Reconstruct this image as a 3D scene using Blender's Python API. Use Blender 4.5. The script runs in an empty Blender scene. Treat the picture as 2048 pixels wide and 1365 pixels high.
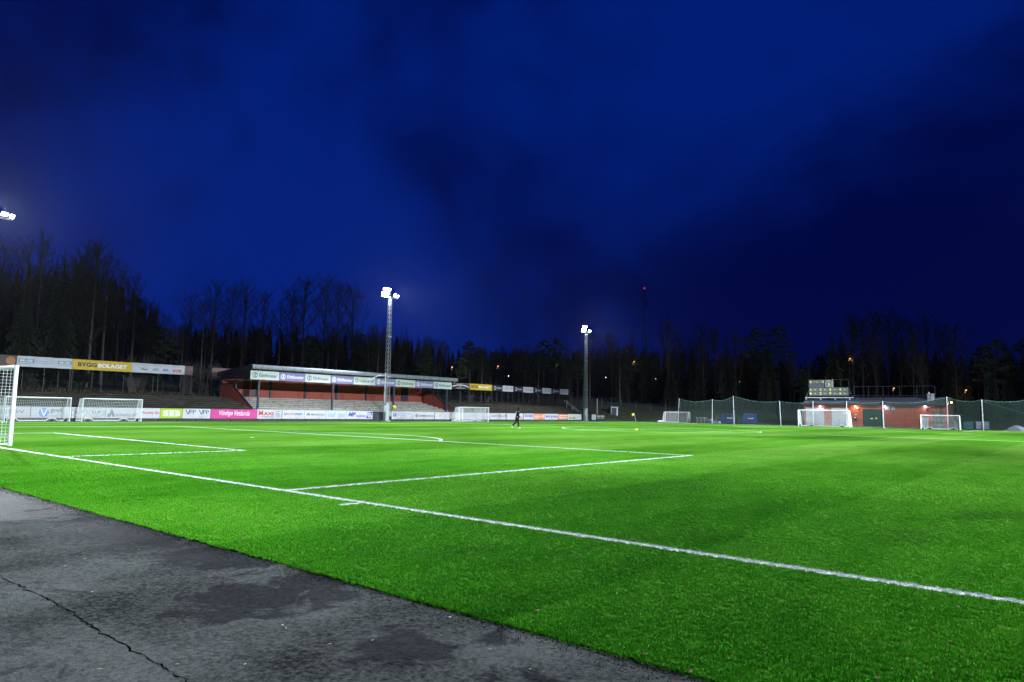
import bpy, bmesh, math, random
import numpy as np
from mathutils import Vector, Matrix
random.seed(7)
S = bpy.context.scene
COL = S.collection
PI = math.pi

# ------------------------------------------------------------------ camera (fitted to the pitch markings)
F_PX, PITCH, YAW, ROLL = 1380.66, 0.102064, -0.690444, 0.016959
CAM = np.array([31.039, -7.0145, 1.4525])
FW = np.array([math.sin(YAW)*math.cos(PITCH), math.cos(YAW)*math.cos(PITCH), math.sin(PITCH)])
RT0 = np.array([math.cos(YAW), -math.sin(YAW), 0.0]); UP0 = np.cross(RT0, FW)
RT = RT0*math.cos(ROLL) + UP0*math.sin(ROLL); UP = -RT0*math.sin(ROLL) + UP0*math.cos(ROLL)
cam_data = bpy.data.cameras.new('camera'); cam = bpy.data.objects.new('camera', cam_data); COL.objects.link(cam)
cam_data.sensor_width = 36.0; cam_data.lens = F_PX/2048*36.0
cam_data.clip_start = 0.1; cam_data.clip_end = 6000
cam.matrix_world = Matrix(((RT[0], UP[0], -FW[0], CAM[0]), (RT[1], UP[1], -FW[1], CAM[1]), (RT[2], UP[2], -FW[2], CAM[2]), (0, 0, 0, 1)))
S.camera = cam

def ray(x, y): return FW + RT*(x-1024)/F_PX - UP*(y-682.5)/F_PX
def onx(x, y, X): d = ray(x, y); return CAM + d*(X-CAM[0])/d[0]
def ony(x, y, Y): d = ray(x, y); return CAM + d*(Y-CAM[1])/d[1]
def ong(x, y, z=0.0): d = ray(x, y); return CAM + d*(z-CAM[2])/d[2]

# ------------------------------------------------------------------ sky: dusk, sun below the horizon
W = bpy.data.worlds.new('World'); S.world = W; W.use_nodes = True
wn, wl = W.node_tree.nodes, W.node_tree.links
wn.clear()
def N(nodes, t, **kw):
    n = nodes.new(t)
    for k, v in kw.items(): setattr(n, k, v)
    return n
w_out = N(wn, 'ShaderNodeOutputWorld'); w_bg = N(wn, 'ShaderNodeBackground')
w_sky = N(wn, 'ShaderNodeTexSky', sky_type='NISHITA', sun_disc=False)
w_sky.sun_elevation = math.radians(-3.0); w_sky.sun_rotation = math.radians(-60); w_sky.air_density = 1.2; w_sky.dust_density = 0.4; w_sky.ozone_density = 4.0
w_tc = N(wn, 'ShaderNodeTexCoord'); w_map = N(wn, 'ShaderNodeMapping')
w_map.inputs['Location'].default_value = (16.8916, 12.0547, -14.6168)
w_map.inputs['Rotation'].default_value = (0.0237, 0.7773, 1.3884); w_map.inputs['Scale'].default_value = (1.0, 2.4, 1.9)
w_no = N(wn, 'ShaderNodeTexNoise'); w_no.inputs['Scale'].default_value = 1.15; w_no.inputs['Detail'].default_value = 6; w_no.inputs['Roughness'].default_value = 0.50; w_no.inputs['Distortion'].default_value = 0.35
w_rp = N(wn, 'ShaderNodeMapRange'); w_rp.inputs['From Min'].default_value = 0.34; w_rp.inputs['From Max'].default_value = 0.66
w_rp.interpolation_type = 'SMOOTHSTEP'
w_mix = N(wn, 'ShaderNodeMix', data_type='RGBA')
w_mix.inputs[6].default_value = (0.0001, 0.0019, 0.0420, 1); w_mix.inputs[7].default_value = (0.0002, 0.0130, 0.1720, 1)
# the clear-sky twilight colour modulates the cloud deck
w_mul = N(wn, 'ShaderNodeMix', data_type='RGBA', blend_type='ADD'); w_mul.inputs[0].default_value = 1.0
w_sc = N(wn, 'ShaderNodeMix', data_type='RGBA', blend_type='MULTIPLY'); w_sc.inputs[0].default_value = 1.0; w_sc.inputs[7].default_value = (0.001, 0.007, 0.08, 1)
wl.new(w_tc.outputs['Generated'], w_map.inputs['Vector']); wl.new(w_map.outputs[0], w_no.inputs['Vector'])
w_n2 = N(wn, 'ShaderNodeTexNoise'); w_n2.inputs['Scale'].default_value = 5.5; w_n2.inputs['Detail'].default_value = 5; w_n2.inputs['Roughness'].default_value = 0.55; w_n2.inputs['Distortion'].default_value = 0.8
w_ad = N(wn, 'ShaderNodeMath', operation='MULTIPLY_ADD'); w_ad.inputs[1].default_value = 0.16; w_sb = N(wn, 'ShaderNodeMath', operation='SUBTRACT'); w_sb.inputs[1].default_value = 0.08
wl.new(w_map.outputs[0], w_n2.inputs['Vector']); wl.new(w_n2.outputs['Fac'], w_ad.inputs[0]); wl.new(w_no.outputs['Fac'], w_ad.inputs[2]); wl.new(w_ad.outputs[0], w_sb.inputs[0]); wl.new(w_sb.outputs[0], w_rp.inputs['Value']); wl.new(w_rp.outputs[0], w_mix.inputs[0])
wl.new(w_sky.outputs[0], w_sc.inputs[6]); wl.new(w_mix.outputs[2], w_mul.inputs[6]); wl.new(w_sc.outputs[2], w_mul.inputs[7])
wl.new(w_mul.outputs[2], w_bg.inputs['Color']); w_bg.inputs['Strength'].default_value = 1.0
wl.new(w_bg.outputs[0], w_out.inputs['Surface'])

# ------------------------------------------------------------------ render look
S.view_settings.view_transform = 'Standard'; S.view_settings.look = 'None'; S.view_settings.exposure = 0.0; S.view_settings.gamma = 1.0
S.view_settings.use_curve_mapping = False
S.render.engine = 'CYCLES'
S.cycles.use_denoising = True
S.cycles.max_bounces = 5; S.cycles.diffuse_bounces = 2; S.cycles.glossy_bounces = 2; S.cycles.transparent_max_bounces = 24; S.cycles.volume_bounces = 0
S.cycles.sample_clamp_indirect = 4.0
FLOOD = 1.75         # overall floodlight level

# ------------------------------------------------------------------ materials
MATS = {}
def bsdf_mat(name):
    m = bpy.data.materials.new(name); m.use_nodes = True
    return m, m.node_tree.nodes, m.node_tree.links, m.node_tree.nodes['Principled BSDF']
def mat(name, col, rough=0.6, var=0.15, scale=6.0, metal=0.0, bump=0.0, bscale=40.0, spec=0.4, stain=None, stain_scale=1.5, stretch=None):
    """painted / plain surface with tonal wear and optional stains and relief"""
    if name in MATS: return MATS[name]
    m, n, l, b = bsdf_mat(name)
    tc = N(n, 'ShaderNodeTexCoord'); vec = tc.outputs['Object']
    if stretch:
        mp = N(n, 'ShaderNodeMapping'); mp.inputs['Scale'].default_value = stretch; l.new(vec, mp.inputs['Vector']); vec = mp.outputs[0]
    no = N(n, 'ShaderNodeTexNoise'); no.inputs['Scale'].default_value = scale; no.inputs['Detail'].default_value = 6; l.new(vec, no.inputs['Vector'])
    cr = N(n, 'ShaderNodeValToRGB')
    lo = [c*(1-var) for c in col]; hi = [min(1, c*(1+var)) for c in col]
    cr.color_ramp.elements[0].position = 0.3; cr.color_ramp.elements[1].position = 0.7
    cr.color_ramp.elements[0].color = (*lo, 1); cr.color_ramp.elements[1].color = (*hi, 1)
    l.new(no.outputs['Fac'], cr.inputs[0]); out = cr.outputs[0]
    if stain:
        n2 = N(n, 'ShaderNodeTexNoise'); n2.inputs['Scale'].default_value = stain_scale; n2.inputs['Detail'].default_value = 8; n2.inputs['Roughness'].default_value = 0.65; l.new(vec, n2.inputs['Vector'])
        r2 = N(n, 'ShaderNodeMapRange'); r2.inputs['From Min'].default_value = 0.5; r2.inputs['From Max'].default_value = 0.68; l.new(n2.outputs['Fac'], r2.inputs['Value'])
        mx = N(n, 'ShaderNodeMix', data_type='RGBA'); mx.inputs[7].default_value = (*stain, 1); l.new(r2.outputs[0], mx.inputs[0]); l.new(out, mx.inputs[6]); out = mx.outputs[2]
    l.new(out, b.inputs['Base Color'])
    b.inputs['Roughness'].default_value = rough; b.inputs['Metallic'].default_value = metal; b.inputs['Specular IOR Level'].default_value = spec
    if bump:
        nb = N(n, 'ShaderNodeTexNoise'); nb.inputs['Scale'].default_value = bscale; nb.inputs['Detail'].default_value = 5; l.new(vec, nb.inputs['Vector'])
        bp = N(n, 'ShaderNodeBump'); bp.inputs['Strength'].default_value = bump; bp.inputs['Distance'].default_value = 0.02
        l.new(nb.outputs['Fac'], bp.inputs['Height']); l.new(bp.outputs[0], b.inputs['Normal'])
    MATS[name] = m
    return m
def emit(name, col, strength):
    if name in MATS: return MATS[name]
    m = bpy.data.materials.new(name); m.use_nodes = True; n = m.node_tree.nodes; n.clear()
    e = N(n, 'ShaderNodeEmission'); o = N(n, 'ShaderNodeOutputMaterial'); e.inputs[0].default_value = (*col, 1); e.inputs[1].default_value = strength
    m.node_tree.links.new(e.outputs[0], o.inputs[0]); MATS[name] = m
    return m
def net_mat(name, col, cover, cell=None):
    """fine netting too far away to tell its strands apart: partly open weave"""
    if name in MATS: return MATS[name]
    m, n, l, b = bsdf_mat(name)
    b.inputs['Base Color'].default_value = (*col, 1); b.inputs['Roughness'].default_value = 0.9
    tr = N(n, 'ShaderNodeBsdfTransparent'); mx = N(n, 'ShaderNodeMixShader'); out = n['Material Output']
    tc = N(n, 'ShaderNodeTexCoord'); no = N(n, 'ShaderNodeTexNoise'); no.inputs['Scale'].default_value = 0.8; l.new(tc.outputs['Object'], no.inputs['Vector'])
    mr = N(n, 'ShaderNodeMapRange'); mr.inputs['To Min'].default_value = cover*0.7; mr.inputs['To Max'].default_value = min(1, cover*1.3); l.new(no.outputs['Fac'], mr.inputs['Value'])
    l.new(mr.outputs[0], mx.inputs[0]); l.new(tr.outputs[0], mx.inputs[1]); l.new(b.outputs[0], mx.inputs[2]); l.new(mx.outputs[0], out.inputs['Surface'])
    MATS[name] = m
    return m
def vinyl(name, col, rough=0.45):
    return mat('vinyl_'+name, col, rough, 0.06, 1.3, bump=0.25, bscale=2.2, stain=[c*0.80 for c in col], stain_scale=0.9)

WHITE = mat('white_paint', (0.74, 0.76, 0.80), 0.4, 0.05, 3.0, stain=(0.52, 0.54, 0.56), stain_scale=3)
NETCORD = mat('net_cord', (0.78, 0.80, 0.85), 0.9, 0.05)
RUBBER = mat('black_rubber', (0.02, 0.02, 0.022), 0.7, 0.2)
GALV = mat('galvanised_steel', (0.42, 0.45, 0.50), 0.42, 0.2, 4.0, metal=0.55, stain=(0.30, 0.31, 0.33))
DARKSTEEL = mat('dark_blue_steel', (0.022, 0.028, 0.06), 0.45, 0.2)
BLACKSTEEL = mat('black_steel', (0.022, 0.023, 0.026), 0.5, 0.25)
REDWOOD = mat('falu_red_boards', (0.30, 0.068, 0.045), 0.8, 0.22, 5.0, stain=(0.20, 0.05, 0.04), stretch=(3, 3, 0.5))
CONC = mat('pale_concrete', (0.34, 0.33, 0.30), 0.9, 0.2, 2.5, bump=0.3, stain=(0.19, 0.185, 0.16), stain_scale=1.2)
MOSSY = mat('mossy_concrete', (0.020, 0.019, 0.015), 0.95, 0.45, 1.5, bump=0.4, stain=(0.009, 0.010, 0.006), stain_scale=0.6)
EDGECON = mat('worn_concrete_edge', (0.045, 0.040, 0.031), 0.9, 0.5, 1.2, bump=0.4, stain=(0.012, 0.012, 0.008), stain_scale=0.7)
BARK = mat('dark_bark', (0.022, 0.019, 0.018), 0.9, 0.35, 3.0, bump=0.4)
BIRCHBARK = mat('birch_bark', (0.13, 0.12, 0.12), 0.85, 0.25, 2.0, stain=(0.03, 0.027, 0.025), stain_scale=2.2, stretch=(3, 3, 1))
TWIG = mat('bare_twigs', (0.035, 0.028, 0.026), 0.9, 0.3, 2.0)
NEEDLE = mat('spruce_needles', (0.014, 0.024, 0.013), 0.85, 0.4, 1.4)
PINEN = mat('pine_needles', (0.035, 0.058, 0.032), 0.85, 0.4, 1.6)

# ------------------------------------------------------------------ mesh helpers
class MB:
    def __init__(s): s.v = []; s.f = []; s.mi = []
    def add(s, vs, fs, mi=0):
        o = len(s.v); s.v += [tuple(map(float, p)) for p in vs]; s.f += [tuple(i+o for i in q) for q in fs]; s.mi += [mi]*len(fs); return s
    def box(s, x0, x1, y0, y1, z0, z1, mi=0):
        return s.add([(x0,y0,z0),(x1,y0,z0),(x1,y1,z0),(x0,y1,z0),(x0,y0,z1),(x1,y0,z1),(x1,y1,z1),(x0,y1,z1)],
                     [(0,3,2,1),(4,5,6,7),(0,1,5,4),(1,2,6,5),(2,3,7,6),(3,0,4,7)], mi)
    def prism(s, poly, axis, a, b, mi=0):
        """poly: 2-D outline extruded along axis from a to b. axis x: (y,z)  y: (x,z)  z: (x,y)"""
        def P(p, t): return {'x': (t, p[0], p[1]), 'y': (p[0], t, p[1]), 'z': (p[0], p[1], t)}[axis]
        n = len(poly)
        return s.add([P(p, a) for p in poly]+[P(p, b) for p in poly], [tuple(range(n))[::-1], tuple(range(n, 2*n))]+[(i, (i+1) % n, n+(i+1) % n, n+i) for i in range(n)], mi)
    def tube(s, pts, r, n=6, mi=0, cap=True):
        pts = [Vector(p) for p in pts]; rs = r if isinstance(r, (list, tuple)) else [r]*len(pts)
        vs, fs = [], []; prev = None
        for i, p in enumerate(pts):
            d = (pts[min(i+1, len(pts)-1)]-pts[max(i-1, 0)])
            if d.length < 1e-9: d = Vector((0, 0, 1))
            d.normalize()
            if prev is None: u = d.orthogonal().normalized()
            else:
                u = prev-d*prev.dot(d); u = u.normalized() if u.length > 1e-6 else d.orthogonal().normalized()
            prev = u; w = d.cross(u)
            for k in range(n):
                a = 2*PI*k/n; vs.append(p+(u*math.cos(a)+w*math.sin(a))*rs[i])
        for i in range(len(pts)-1):
            for k in range(n): fs.append((i*n+k, i*n+(k+1) % n, (i+1)*n+(k+1) % n, (i+1)*n+k))
        if cap and n > 2: fs += [tuple(range(n))[::-1], tuple(range((len(pts)-1)*n, len(pts)*n))]
        return s.add(vs, fs, mi)
    def lathe(s, prof, cx=0, cy=0, n=16, mi=0):
        vs, fs = [], []
        for r, z in prof:
            for k in range(n): a = 2*PI*k/n; vs.append((cx+r*math.cos(a), cy+r*math.sin(a), z))
        for i in range(len(prof)-1):
            for k in range(n): fs.append((i*n+k, i*n+(k+1) % n, (i+1)*n+(k+1) % n, (i+1)*n+k))
        fs += [tuple(range(n))[::-1], tuple(range((len(prof)-1)*n, len(prof)*n))]
        return s.add(vs, fs, mi)
    def mesh(s, name, mats):
        me = bpy.data.meshes.new(name); me.from_pydata(s.v, [], s.f)
        for m in (mats if isinstance(mats, (list, tuple)) else [mats]): me.materials.append(m)
        if any(s.mi): me.polygons.foreach_set('material_index', s.mi)
        me.update(); return me
    def build(s, name, mats, parent=None, smooth=False, bevel=0):
        me = s.mesh(name, mats)
        if smooth: me.polygons.foreach_set('use_smooth', [True]*len(me.polygons))
        o = bpy.data.objects.new(name, me); COL.objects.link(o)
        if parent is not None: o.parent = parent
        if bevel:
            md = o.modifiers.new('bevel', 'BEVEL'); md.width = bevel; md.segments = 2; md.limit_method = 'ANGLE'
        return o
def put(name, me, parent=None, loc=(0, 0, 0), rotz=0.0, scale=None):
    o = bpy.data.objects.new(name, me); COL.objects.link(o); o.parent = parent
    o.location = loc; o.rotation_euler = (0, 0, rotz)
    if scale: o.scale = scale if isinstance(scale, (tuple, list)) else (scale,)*3
    return o
def tag(o, label, cat, group=None):
    o['label'] = label; o['category'] = cat
    if group: o['group'] = group
    return o
def thing(name, label, cat, loc=(0, 0, 0), rotz=0.0, group=None):
    o = bpy.data.objects.new(name, None); COL.objects.link(o); o.empty_display_size = 0.2
    o.location = loc; o.rotation_euler = (0, 0, rotz)
    return tag(o, label, cat, group)
def struct(o): o['kind'] = 'structure'; return o
def copy_tree(o, parent=None):
    c = o.copy(); COL.objects.link(c); c.parent = parent
    for ch in list(o.children): copy_tree(ch, c)
    return c

# ------------------------------------------------------------------ lettering: the built-in font as flat mesh
_tc = {}
def text_outline(body, bold=0.0, shear=0.0):
    k = (body, bold, shear)
    if k in _tc: return _tc[k]
    cu = bpy.data.curves.new('t', 'FONT'); cu.body = body; cu.size = 1.0; cu.offset = bold; cu.shear = shear; cu.resolution_u = 3; cu.fill_mode = 'BOTH'
    ob = bpy.data.objects.new('t', cu); COL.objects.link(ob)
    dg = bpy.context.evaluated_depsgraph_get(); dg.update()
    me = bpy.data.meshes.new_from_object(ob.evaluated_get(dg))
    v = [(p.co.x, p.co.y) for p in me.vertices]; f = [tuple(q.vertices) for q in me.polygons]
    bpy.data.objects.remove(ob); bpy.data.curves.remove(cu); bpy.data.meshes.remove(me)
    xs = [a for a, _ in v]; zs = [b for _, b in v]
    _tc[k] = (v, f, min(xs), max(xs), min(zs), max(zs))
    return _tc[k]
def put_text(mb, body, x0, x1, z0, z1, y, bold=0.0, shear=0.0, mi=0):
    """body fitted into the box (x0..x1, z0..z1) of the plane at depth y, read from -y"""
    v, f, a, b, c, d = text_outline(body, bold, shear)
    mb.add([(x0+(p-a)/(b-a)*(x1-x0), y, z0+(q-c)/(d-c)*(z1-z0)) for p, q in v], f, mi)
def put_disc(mb, cx, cz, r, y, rin=0.0, n=24, mi=0, sx=1.0):
    o = [(cx+sx*r*math.cos(2*PI*k/n), y, cz+r*math.sin(2*PI*k/n)) for k in range(n)]
    if rin <= 0: mb.add(o, [tuple(range(n))], mi)
    else:
        i = [(cx+(sx*r-(r-rin))*math.cos(2*PI*k/n), y, cz+rin*math.sin(2*PI*k/n)) for k in range(n)]
        mb.add(o+i, [(k, (k+1) % n, n+(k+1) % n, n+k) for k in range(n)], mi)
def put_poly(mb, pts, y, mi=0): mb.add([(a, y, b) for a, b in pts], [tuple(range(len(pts)))], mi)
def put_rect(mb, x0, x1, z0, z1, y, mi=0): put_poly(mb, [(x0, z0), (x1, z0), (x1, z1), (x0, z1)], y, mi)
def put_stroke(mb, pts, w, y, mi=0):
    for (a, b), (c, d) in zip(pts[:-1], pts[1:]):
        L = math.hypot(c-a, d-b) or 1e-6; nx, nz = -(d-b)/L*w/2, (c-a)/L*w/2
        put_poly(mb, [(a+nx, b+nz), (a-nx, b-nz), (c-nx, d-nz), (c+nx, d+nz)], y, mi)
# ================================================================== THE SETTING
def sstep(a, b, t):
    t = min(1.0, max(0.0, (t-a)/(b-a))); return t*t*(3-2*t)
def H(x, y):
    """ground height: flat round the pitch, a bank behind the terraces, a rising wood floor"""
    d = -37.0-x
    h = 0.0
    if d > 0:
        h = 2.7*min(1.0, d/8.5) + 0.075*max(0.0, min(d-8.5, 70))
    e = y-112.0
    g = 0.0
    if e > 0:
        k = sstep(-8, -22, x)
        g = k*2.6*sstep(0, 20, e) + (1-k)*2.0*sstep(16, 45, e) + 0.03*max(0.0, min(e-25, 160))
    ridge = 9.0*sstep(-100, -160, x) if y > -40 else 0
    ridge = max(ridge, 8.0*sstep(186, 235, y))
    b = -12.0-y
    return ridge + max(h, g) + 0.25*min(h, g) - 0.06 + (0.02*max(0, min(b, 60)) if x < -37 else 0)

def soil_mat():
    m, n, l, b = bsdf_mat('rough_grass_and_leaf_litter')
    tc = N(n, 'ShaderNodeTexCoord')
    a = N(n, 'ShaderNodeTexNoise'); a.inputs['Scale'].default_value = 0.45; a.inputs['Detail'].default_value = 8; a.inputs['Roughness'].default_value = 0.7
    f = N(n, 'ShaderNodeTexNoise'); f.inputs['Scale'].default_value = 7; f.inputs['Detail'].default_value = 6
    r = N(n, 'ShaderNodeValToRGB'); e = r.color_ramp.elements
    e[0].position = 0.3; e[0].color = (0.030, 0.040, 0.012, 1); e[1].position = 0.7; e[1].color = (0.085, 0.075, 0.035, 1)
    k = e.new(0.5); k.color = (0.040, 0.062, 0.014, 1)
    mx = N(n, 'ShaderNodeMix', data_type='RGBA', blend_type='MULTIPLY'); mx.inputs[0].default_value = 0.7
    l.new(tc.outputs['Object'], a.inputs['Vector']); l.new(tc.outputs['Object'], f.inputs['Vector']); l.new(a.outputs['Fac'], r.inputs[0])
    l.new(r.outputs[0], mx.inputs[6]); l.new(f.outputs['Fac'], mx.inputs[7]); l.new(mx.outputs[2], b.inputs['Base Color'])
    b.inputs['Roughness'].default_value = 0.95
    bp = N(n, 'ShaderNodeBump'); bp.inputs['Strength'].default_value = 0.8; bp.inputs['Distance'].default_value = 0.12; l.new(f.outputs['Fac'], bp.inputs['Height']); l.new(bp.outputs[0], b.inputs['Normal'])
    return m
xs = sorted(set([-2500, -1200, -600, -300, -200, -150] + [round(-120+2.5*i, 2) for i in range(29)] + [-47.5, -46, -45.5, -44, -42, -40, -38.5, -37, -36.5, -30, -26, -22, -18, -14, -10, -6, 0, 12, 25, 45, 70, 120, 250, 600, 1200, 2500]))
ys = sorted(set([-2500, -900, -300, -120, -72, -40, -20, -12, -6] + list(range(0, 112, 7)) + [112, 114, 117, 120, 124, 128, 132, 137, 142, 148, 156, 170, 190, 220, 260, 300, 400, 700, 1500, 3000]))
g = MB(); nx = len(xs)
rr = random.Random(3)
vs = []
for y in ys:
    for x in xs:
        wob = rr.uniform(-.12, .12) if (x < -47 or y > 118) else 0
        vs.append((x, y, H(x, y)+wob))
g.add(vs, [(j*nx+i, j*nx+i+1, (j+1)*nx+i+1, (j+1)*nx+i) for j in range(len(ys)-1) for i in range(nx-1)])
struct(g.build('ground', soil_mat(), smooth=True))

# ---- asphalt apron, with wet patches, aggregate and wear
def asphalt_mat():
    m, n, l, b = bsdf_mat('old_damp_asphalt')
    tc = N(n, 'ShaderNodeTexCoord'); vec = tc.outputs['Object']
    def noise(s, d, r=0.5, dist=0.0, v=vec):
        q = N(n, 'ShaderNodeTexNoise'); q.inputs['Scale'].default_value = s; q.inputs['Detail'].default_value = d; q.inputs['Roughness'].default_value = r; q.inputs['Distortion'].default_value = dist; l.new(v, q.inputs['Vector']); return q.outputs['Fac']
    def math_(op, a, c, clamp=False):
        q = N(n, 'ShaderNodeMath', operation=op, use_clamp=clamp)
        for i, v in enumerate((a, c)):
            if isinstance(v, (int, float)): q.inputs[i].default_value = v
            else: l.new(v, q.inputs[i])
        return q.outputs[0]
    # damp patches: noise, plus the places where water lies along the low turf edge
    damp = noise(0.55, 5, 0.55, 0.6)
    sep = N(n, 'ShaderNodeSeparateXYZ'); l.new(vec, sep.inputs[0])
    spots = None
    for (qx, qy, rx, ry, s) in DAMP:
        dx = math_('DIVIDE', math_('SUBTRACT', sep.outputs[0], qx), rx); dy = math_('DIVIDE', math_('SUBTRACT', sep.outputs[1], qy), ry)
        d2 = math_('ADD', math_('MULTIPLY', dx, dx), math_('MULTIPLY', dy, dy))
        v = math_('MULTIPLY', math_('SUBTRACT', 1.0, d2, True), s)
        spots = v if spots is None else math_('MAXIMUM', spots, v)
    tot = math_('ADD', math_('MULTIPLY', damp, 1.0), spots)
    edge = noise(6, 5, 0.6)
    tot = math_('ADD', tot, math_('MULTIPLY', math_('SUBTRACT', edge, 0.5), 0.35))
    tot = math_('ADD', tot, math_('MULTIPLY', math_('SUBTRACT', noise(1.7, 6, 0.68, 1.2), 0.5), 1.5))
    wet = N(n, 'ShaderNodeMapRange'); wet.inputs['From Min'].default_value = 0.60; wet.inputs['From Max'].default_value = 0.80; wet.interpolation_type = 'SMOOTHSTEP'; l.new(tot, wet.inputs['Value'])
    grain = N(n, 'ShaderNodeTexVoronoi'); grain.inputs['Scale'].default_value = 62; l.new(vec, grain.inputs['Vector'])
    g2 = noise(26, 6, 0.85); big = noise(0.8, 6, 0.6)
    dry = N(n, 'ShaderNodeValToRGB'); e = dry.color_ramp.elements
    e[0].position = 0.43; e[0].color = (0.018, 0.0195, 0.0195, 1); e[1].position = 0.62; e[1].color = (0.118, 0.127, 0.122, 1)
    l.new(math_('ADD', math_('MULTIPLY', g2, 0.65), math_('MULTIPLY', big, 0.4)), dry.inputs[0])
    sp = N(n, 'ShaderNodeValToRGB'); e = sp.color_ramp.elements; e[0].position = 0.0; e[0].color = (3.4, 3.4, 3.5, 1); e[1].position = 0.20; e[1].color = (0.85, 0.85, 0.85, 1)
    grc = N(n, 'ShaderNodeMix', data_type='RGBA', blend_type='MULTIPLY'); grc.inputs[0].default_value = 0.65; l.new(grain.outputs['Distance'], sp.inputs[0]); l.new(dry.outputs[0], grc.inputs[6]); l.new(sp.outputs[0], grc.inputs[7])
    wc = N(n, 'ShaderNodeMix', data_type='RGBA', blend_type='MULTIPLY'); wc.inputs[7].default_value = (0.30, 0.30, 0.35, 1); l.new(wet.outputs[0], wc.inputs[0]); l.new(grc.outputs[2], wc.inputs[6])
    l.new(wc.outputs[2], b.inputs['Base Color'])
    ro = N(n, 'ShaderNodeMapRange'); ro.inputs['To Min'].default_value = 1.0; ro.inputs['To Max'].default_value = 0.62; l.new(wet.outputs[0], ro.inputs['Value']); l.new(ro.outputs[0], b.inputs['Roughness'])
    sw = N(n, 'ShaderNodeMapRange'); sw.inputs['To Min'].default_value = 0.0; sw.inputs['To Max'].default_value = 0.002; l.new(wet.outputs[0], sw.inputs['Value']); l.new(sw.outputs[0], b.inputs['Specular IOR Level'])
    bp = N(n, 'ShaderNodeBump'); bp.inputs['Strength'].default_value = 0.55; bp.inputs['Distance'].default_value = 0.006
    l.new(math_('ADD', grain.outputs['Distance'], g2), bp.inputs['Height']); l.new(bp.outputs[0], b.inputs['Normal'])
    return m
DAMP = []
for (x0, y0, x1, y1, s) in [(480, 1210, 205, 48, .36), (560, 1205, 150, 30, .3), (800, 1300, 190, 60, .34), (60, 1005, 260, 38, .36), (330, 1060, 300, 45, .26), (30, 1305, 60, 12, .3), (640, 1200, 110, 25, .28), (170, 1130, 90, 10, .22), (430, 1118, 190, 26, .3), (620, 1168, 130, 22, .3), (1000, 1280, 120, 25, .28), (380, 1225, 110, 30, .28), (720, 1330, 120, 30, .26), (230, 1075, 160, 18, .26)]:
    c = ong(x0, y0, -.03); r = ong(x0+x1, y0, -.03); d = ong(x0, y0+y1, -.03); u = ong(x0, y0-y1, -.03)
    s *= 1.45; DAMP.append((c[0], c[1], max(abs(r[0]-c[0]), abs(d[0]-u[0])/2)*1.2, max(abs(r[1]-c[1]), abs(d[1]-u[1])/2)*1.2, s))
ASPHALT = asphalt_mat()
struct(MB().add([(-37.3, -45, -.012), (70, -45, -.012), (70, 128, -.012), (-22, 128, -.012), (-22, 111, -.012), (-37.3, 111, -.012)], [(0, 1, 2, 3, 4, 5)]).build('asphalt_pavement', ASPHALT))
# crack: a real irregular opening drawn as a thin dark filled seam
pts = []
path = [(-60, 1122), (0, 1153), (45, 1175), (105, 1202), (150, 1230), (185, 1254), (250, 1290), (300, 1320), (345, 1345), (400, 1378), (470, 1420)]
rc = random.Random(5)
for (a, b), (c, d) in zip(path[:-1], path[1:]):
    for k in range(9):
        t = k/9; p = ong(a+(c-a)*t, b+(d-b)*t, -.009); pts.append((p[0]+rc.gauss(0, .008), p[1]+rc.gauss(0, .008)))
cv, cf = [], []
for i, p in enumerate(pts):
    q = pts[min(i+1, len(pts)-1)]; o = pts[max(i-1, 0)]; dx, dy = q[0]-o[0], q[1]-o[1]; L = math.hypot(dx, dy) or 1
    w = rc.uniform(.0015, .0075)*(0.3 if rc.random() < .12 else 1)
    cv += [(p[0]-dy/L*w, p[1]+dx/L*w, -.009), (p[0]+dy/L*w*rc.uniform(.5, 1.3), p[1]-dx/L*w, -.009)]
    if i: k = 2*i; cf.append((k-2, k-1, k+1, k))
struct(MB().add(cv, cf).build('asphalt_crack', mat('crack_dirt', (0.004, 0.0036, 0.003), 1.0, 0.5, 20, spec=0.0)))

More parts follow.
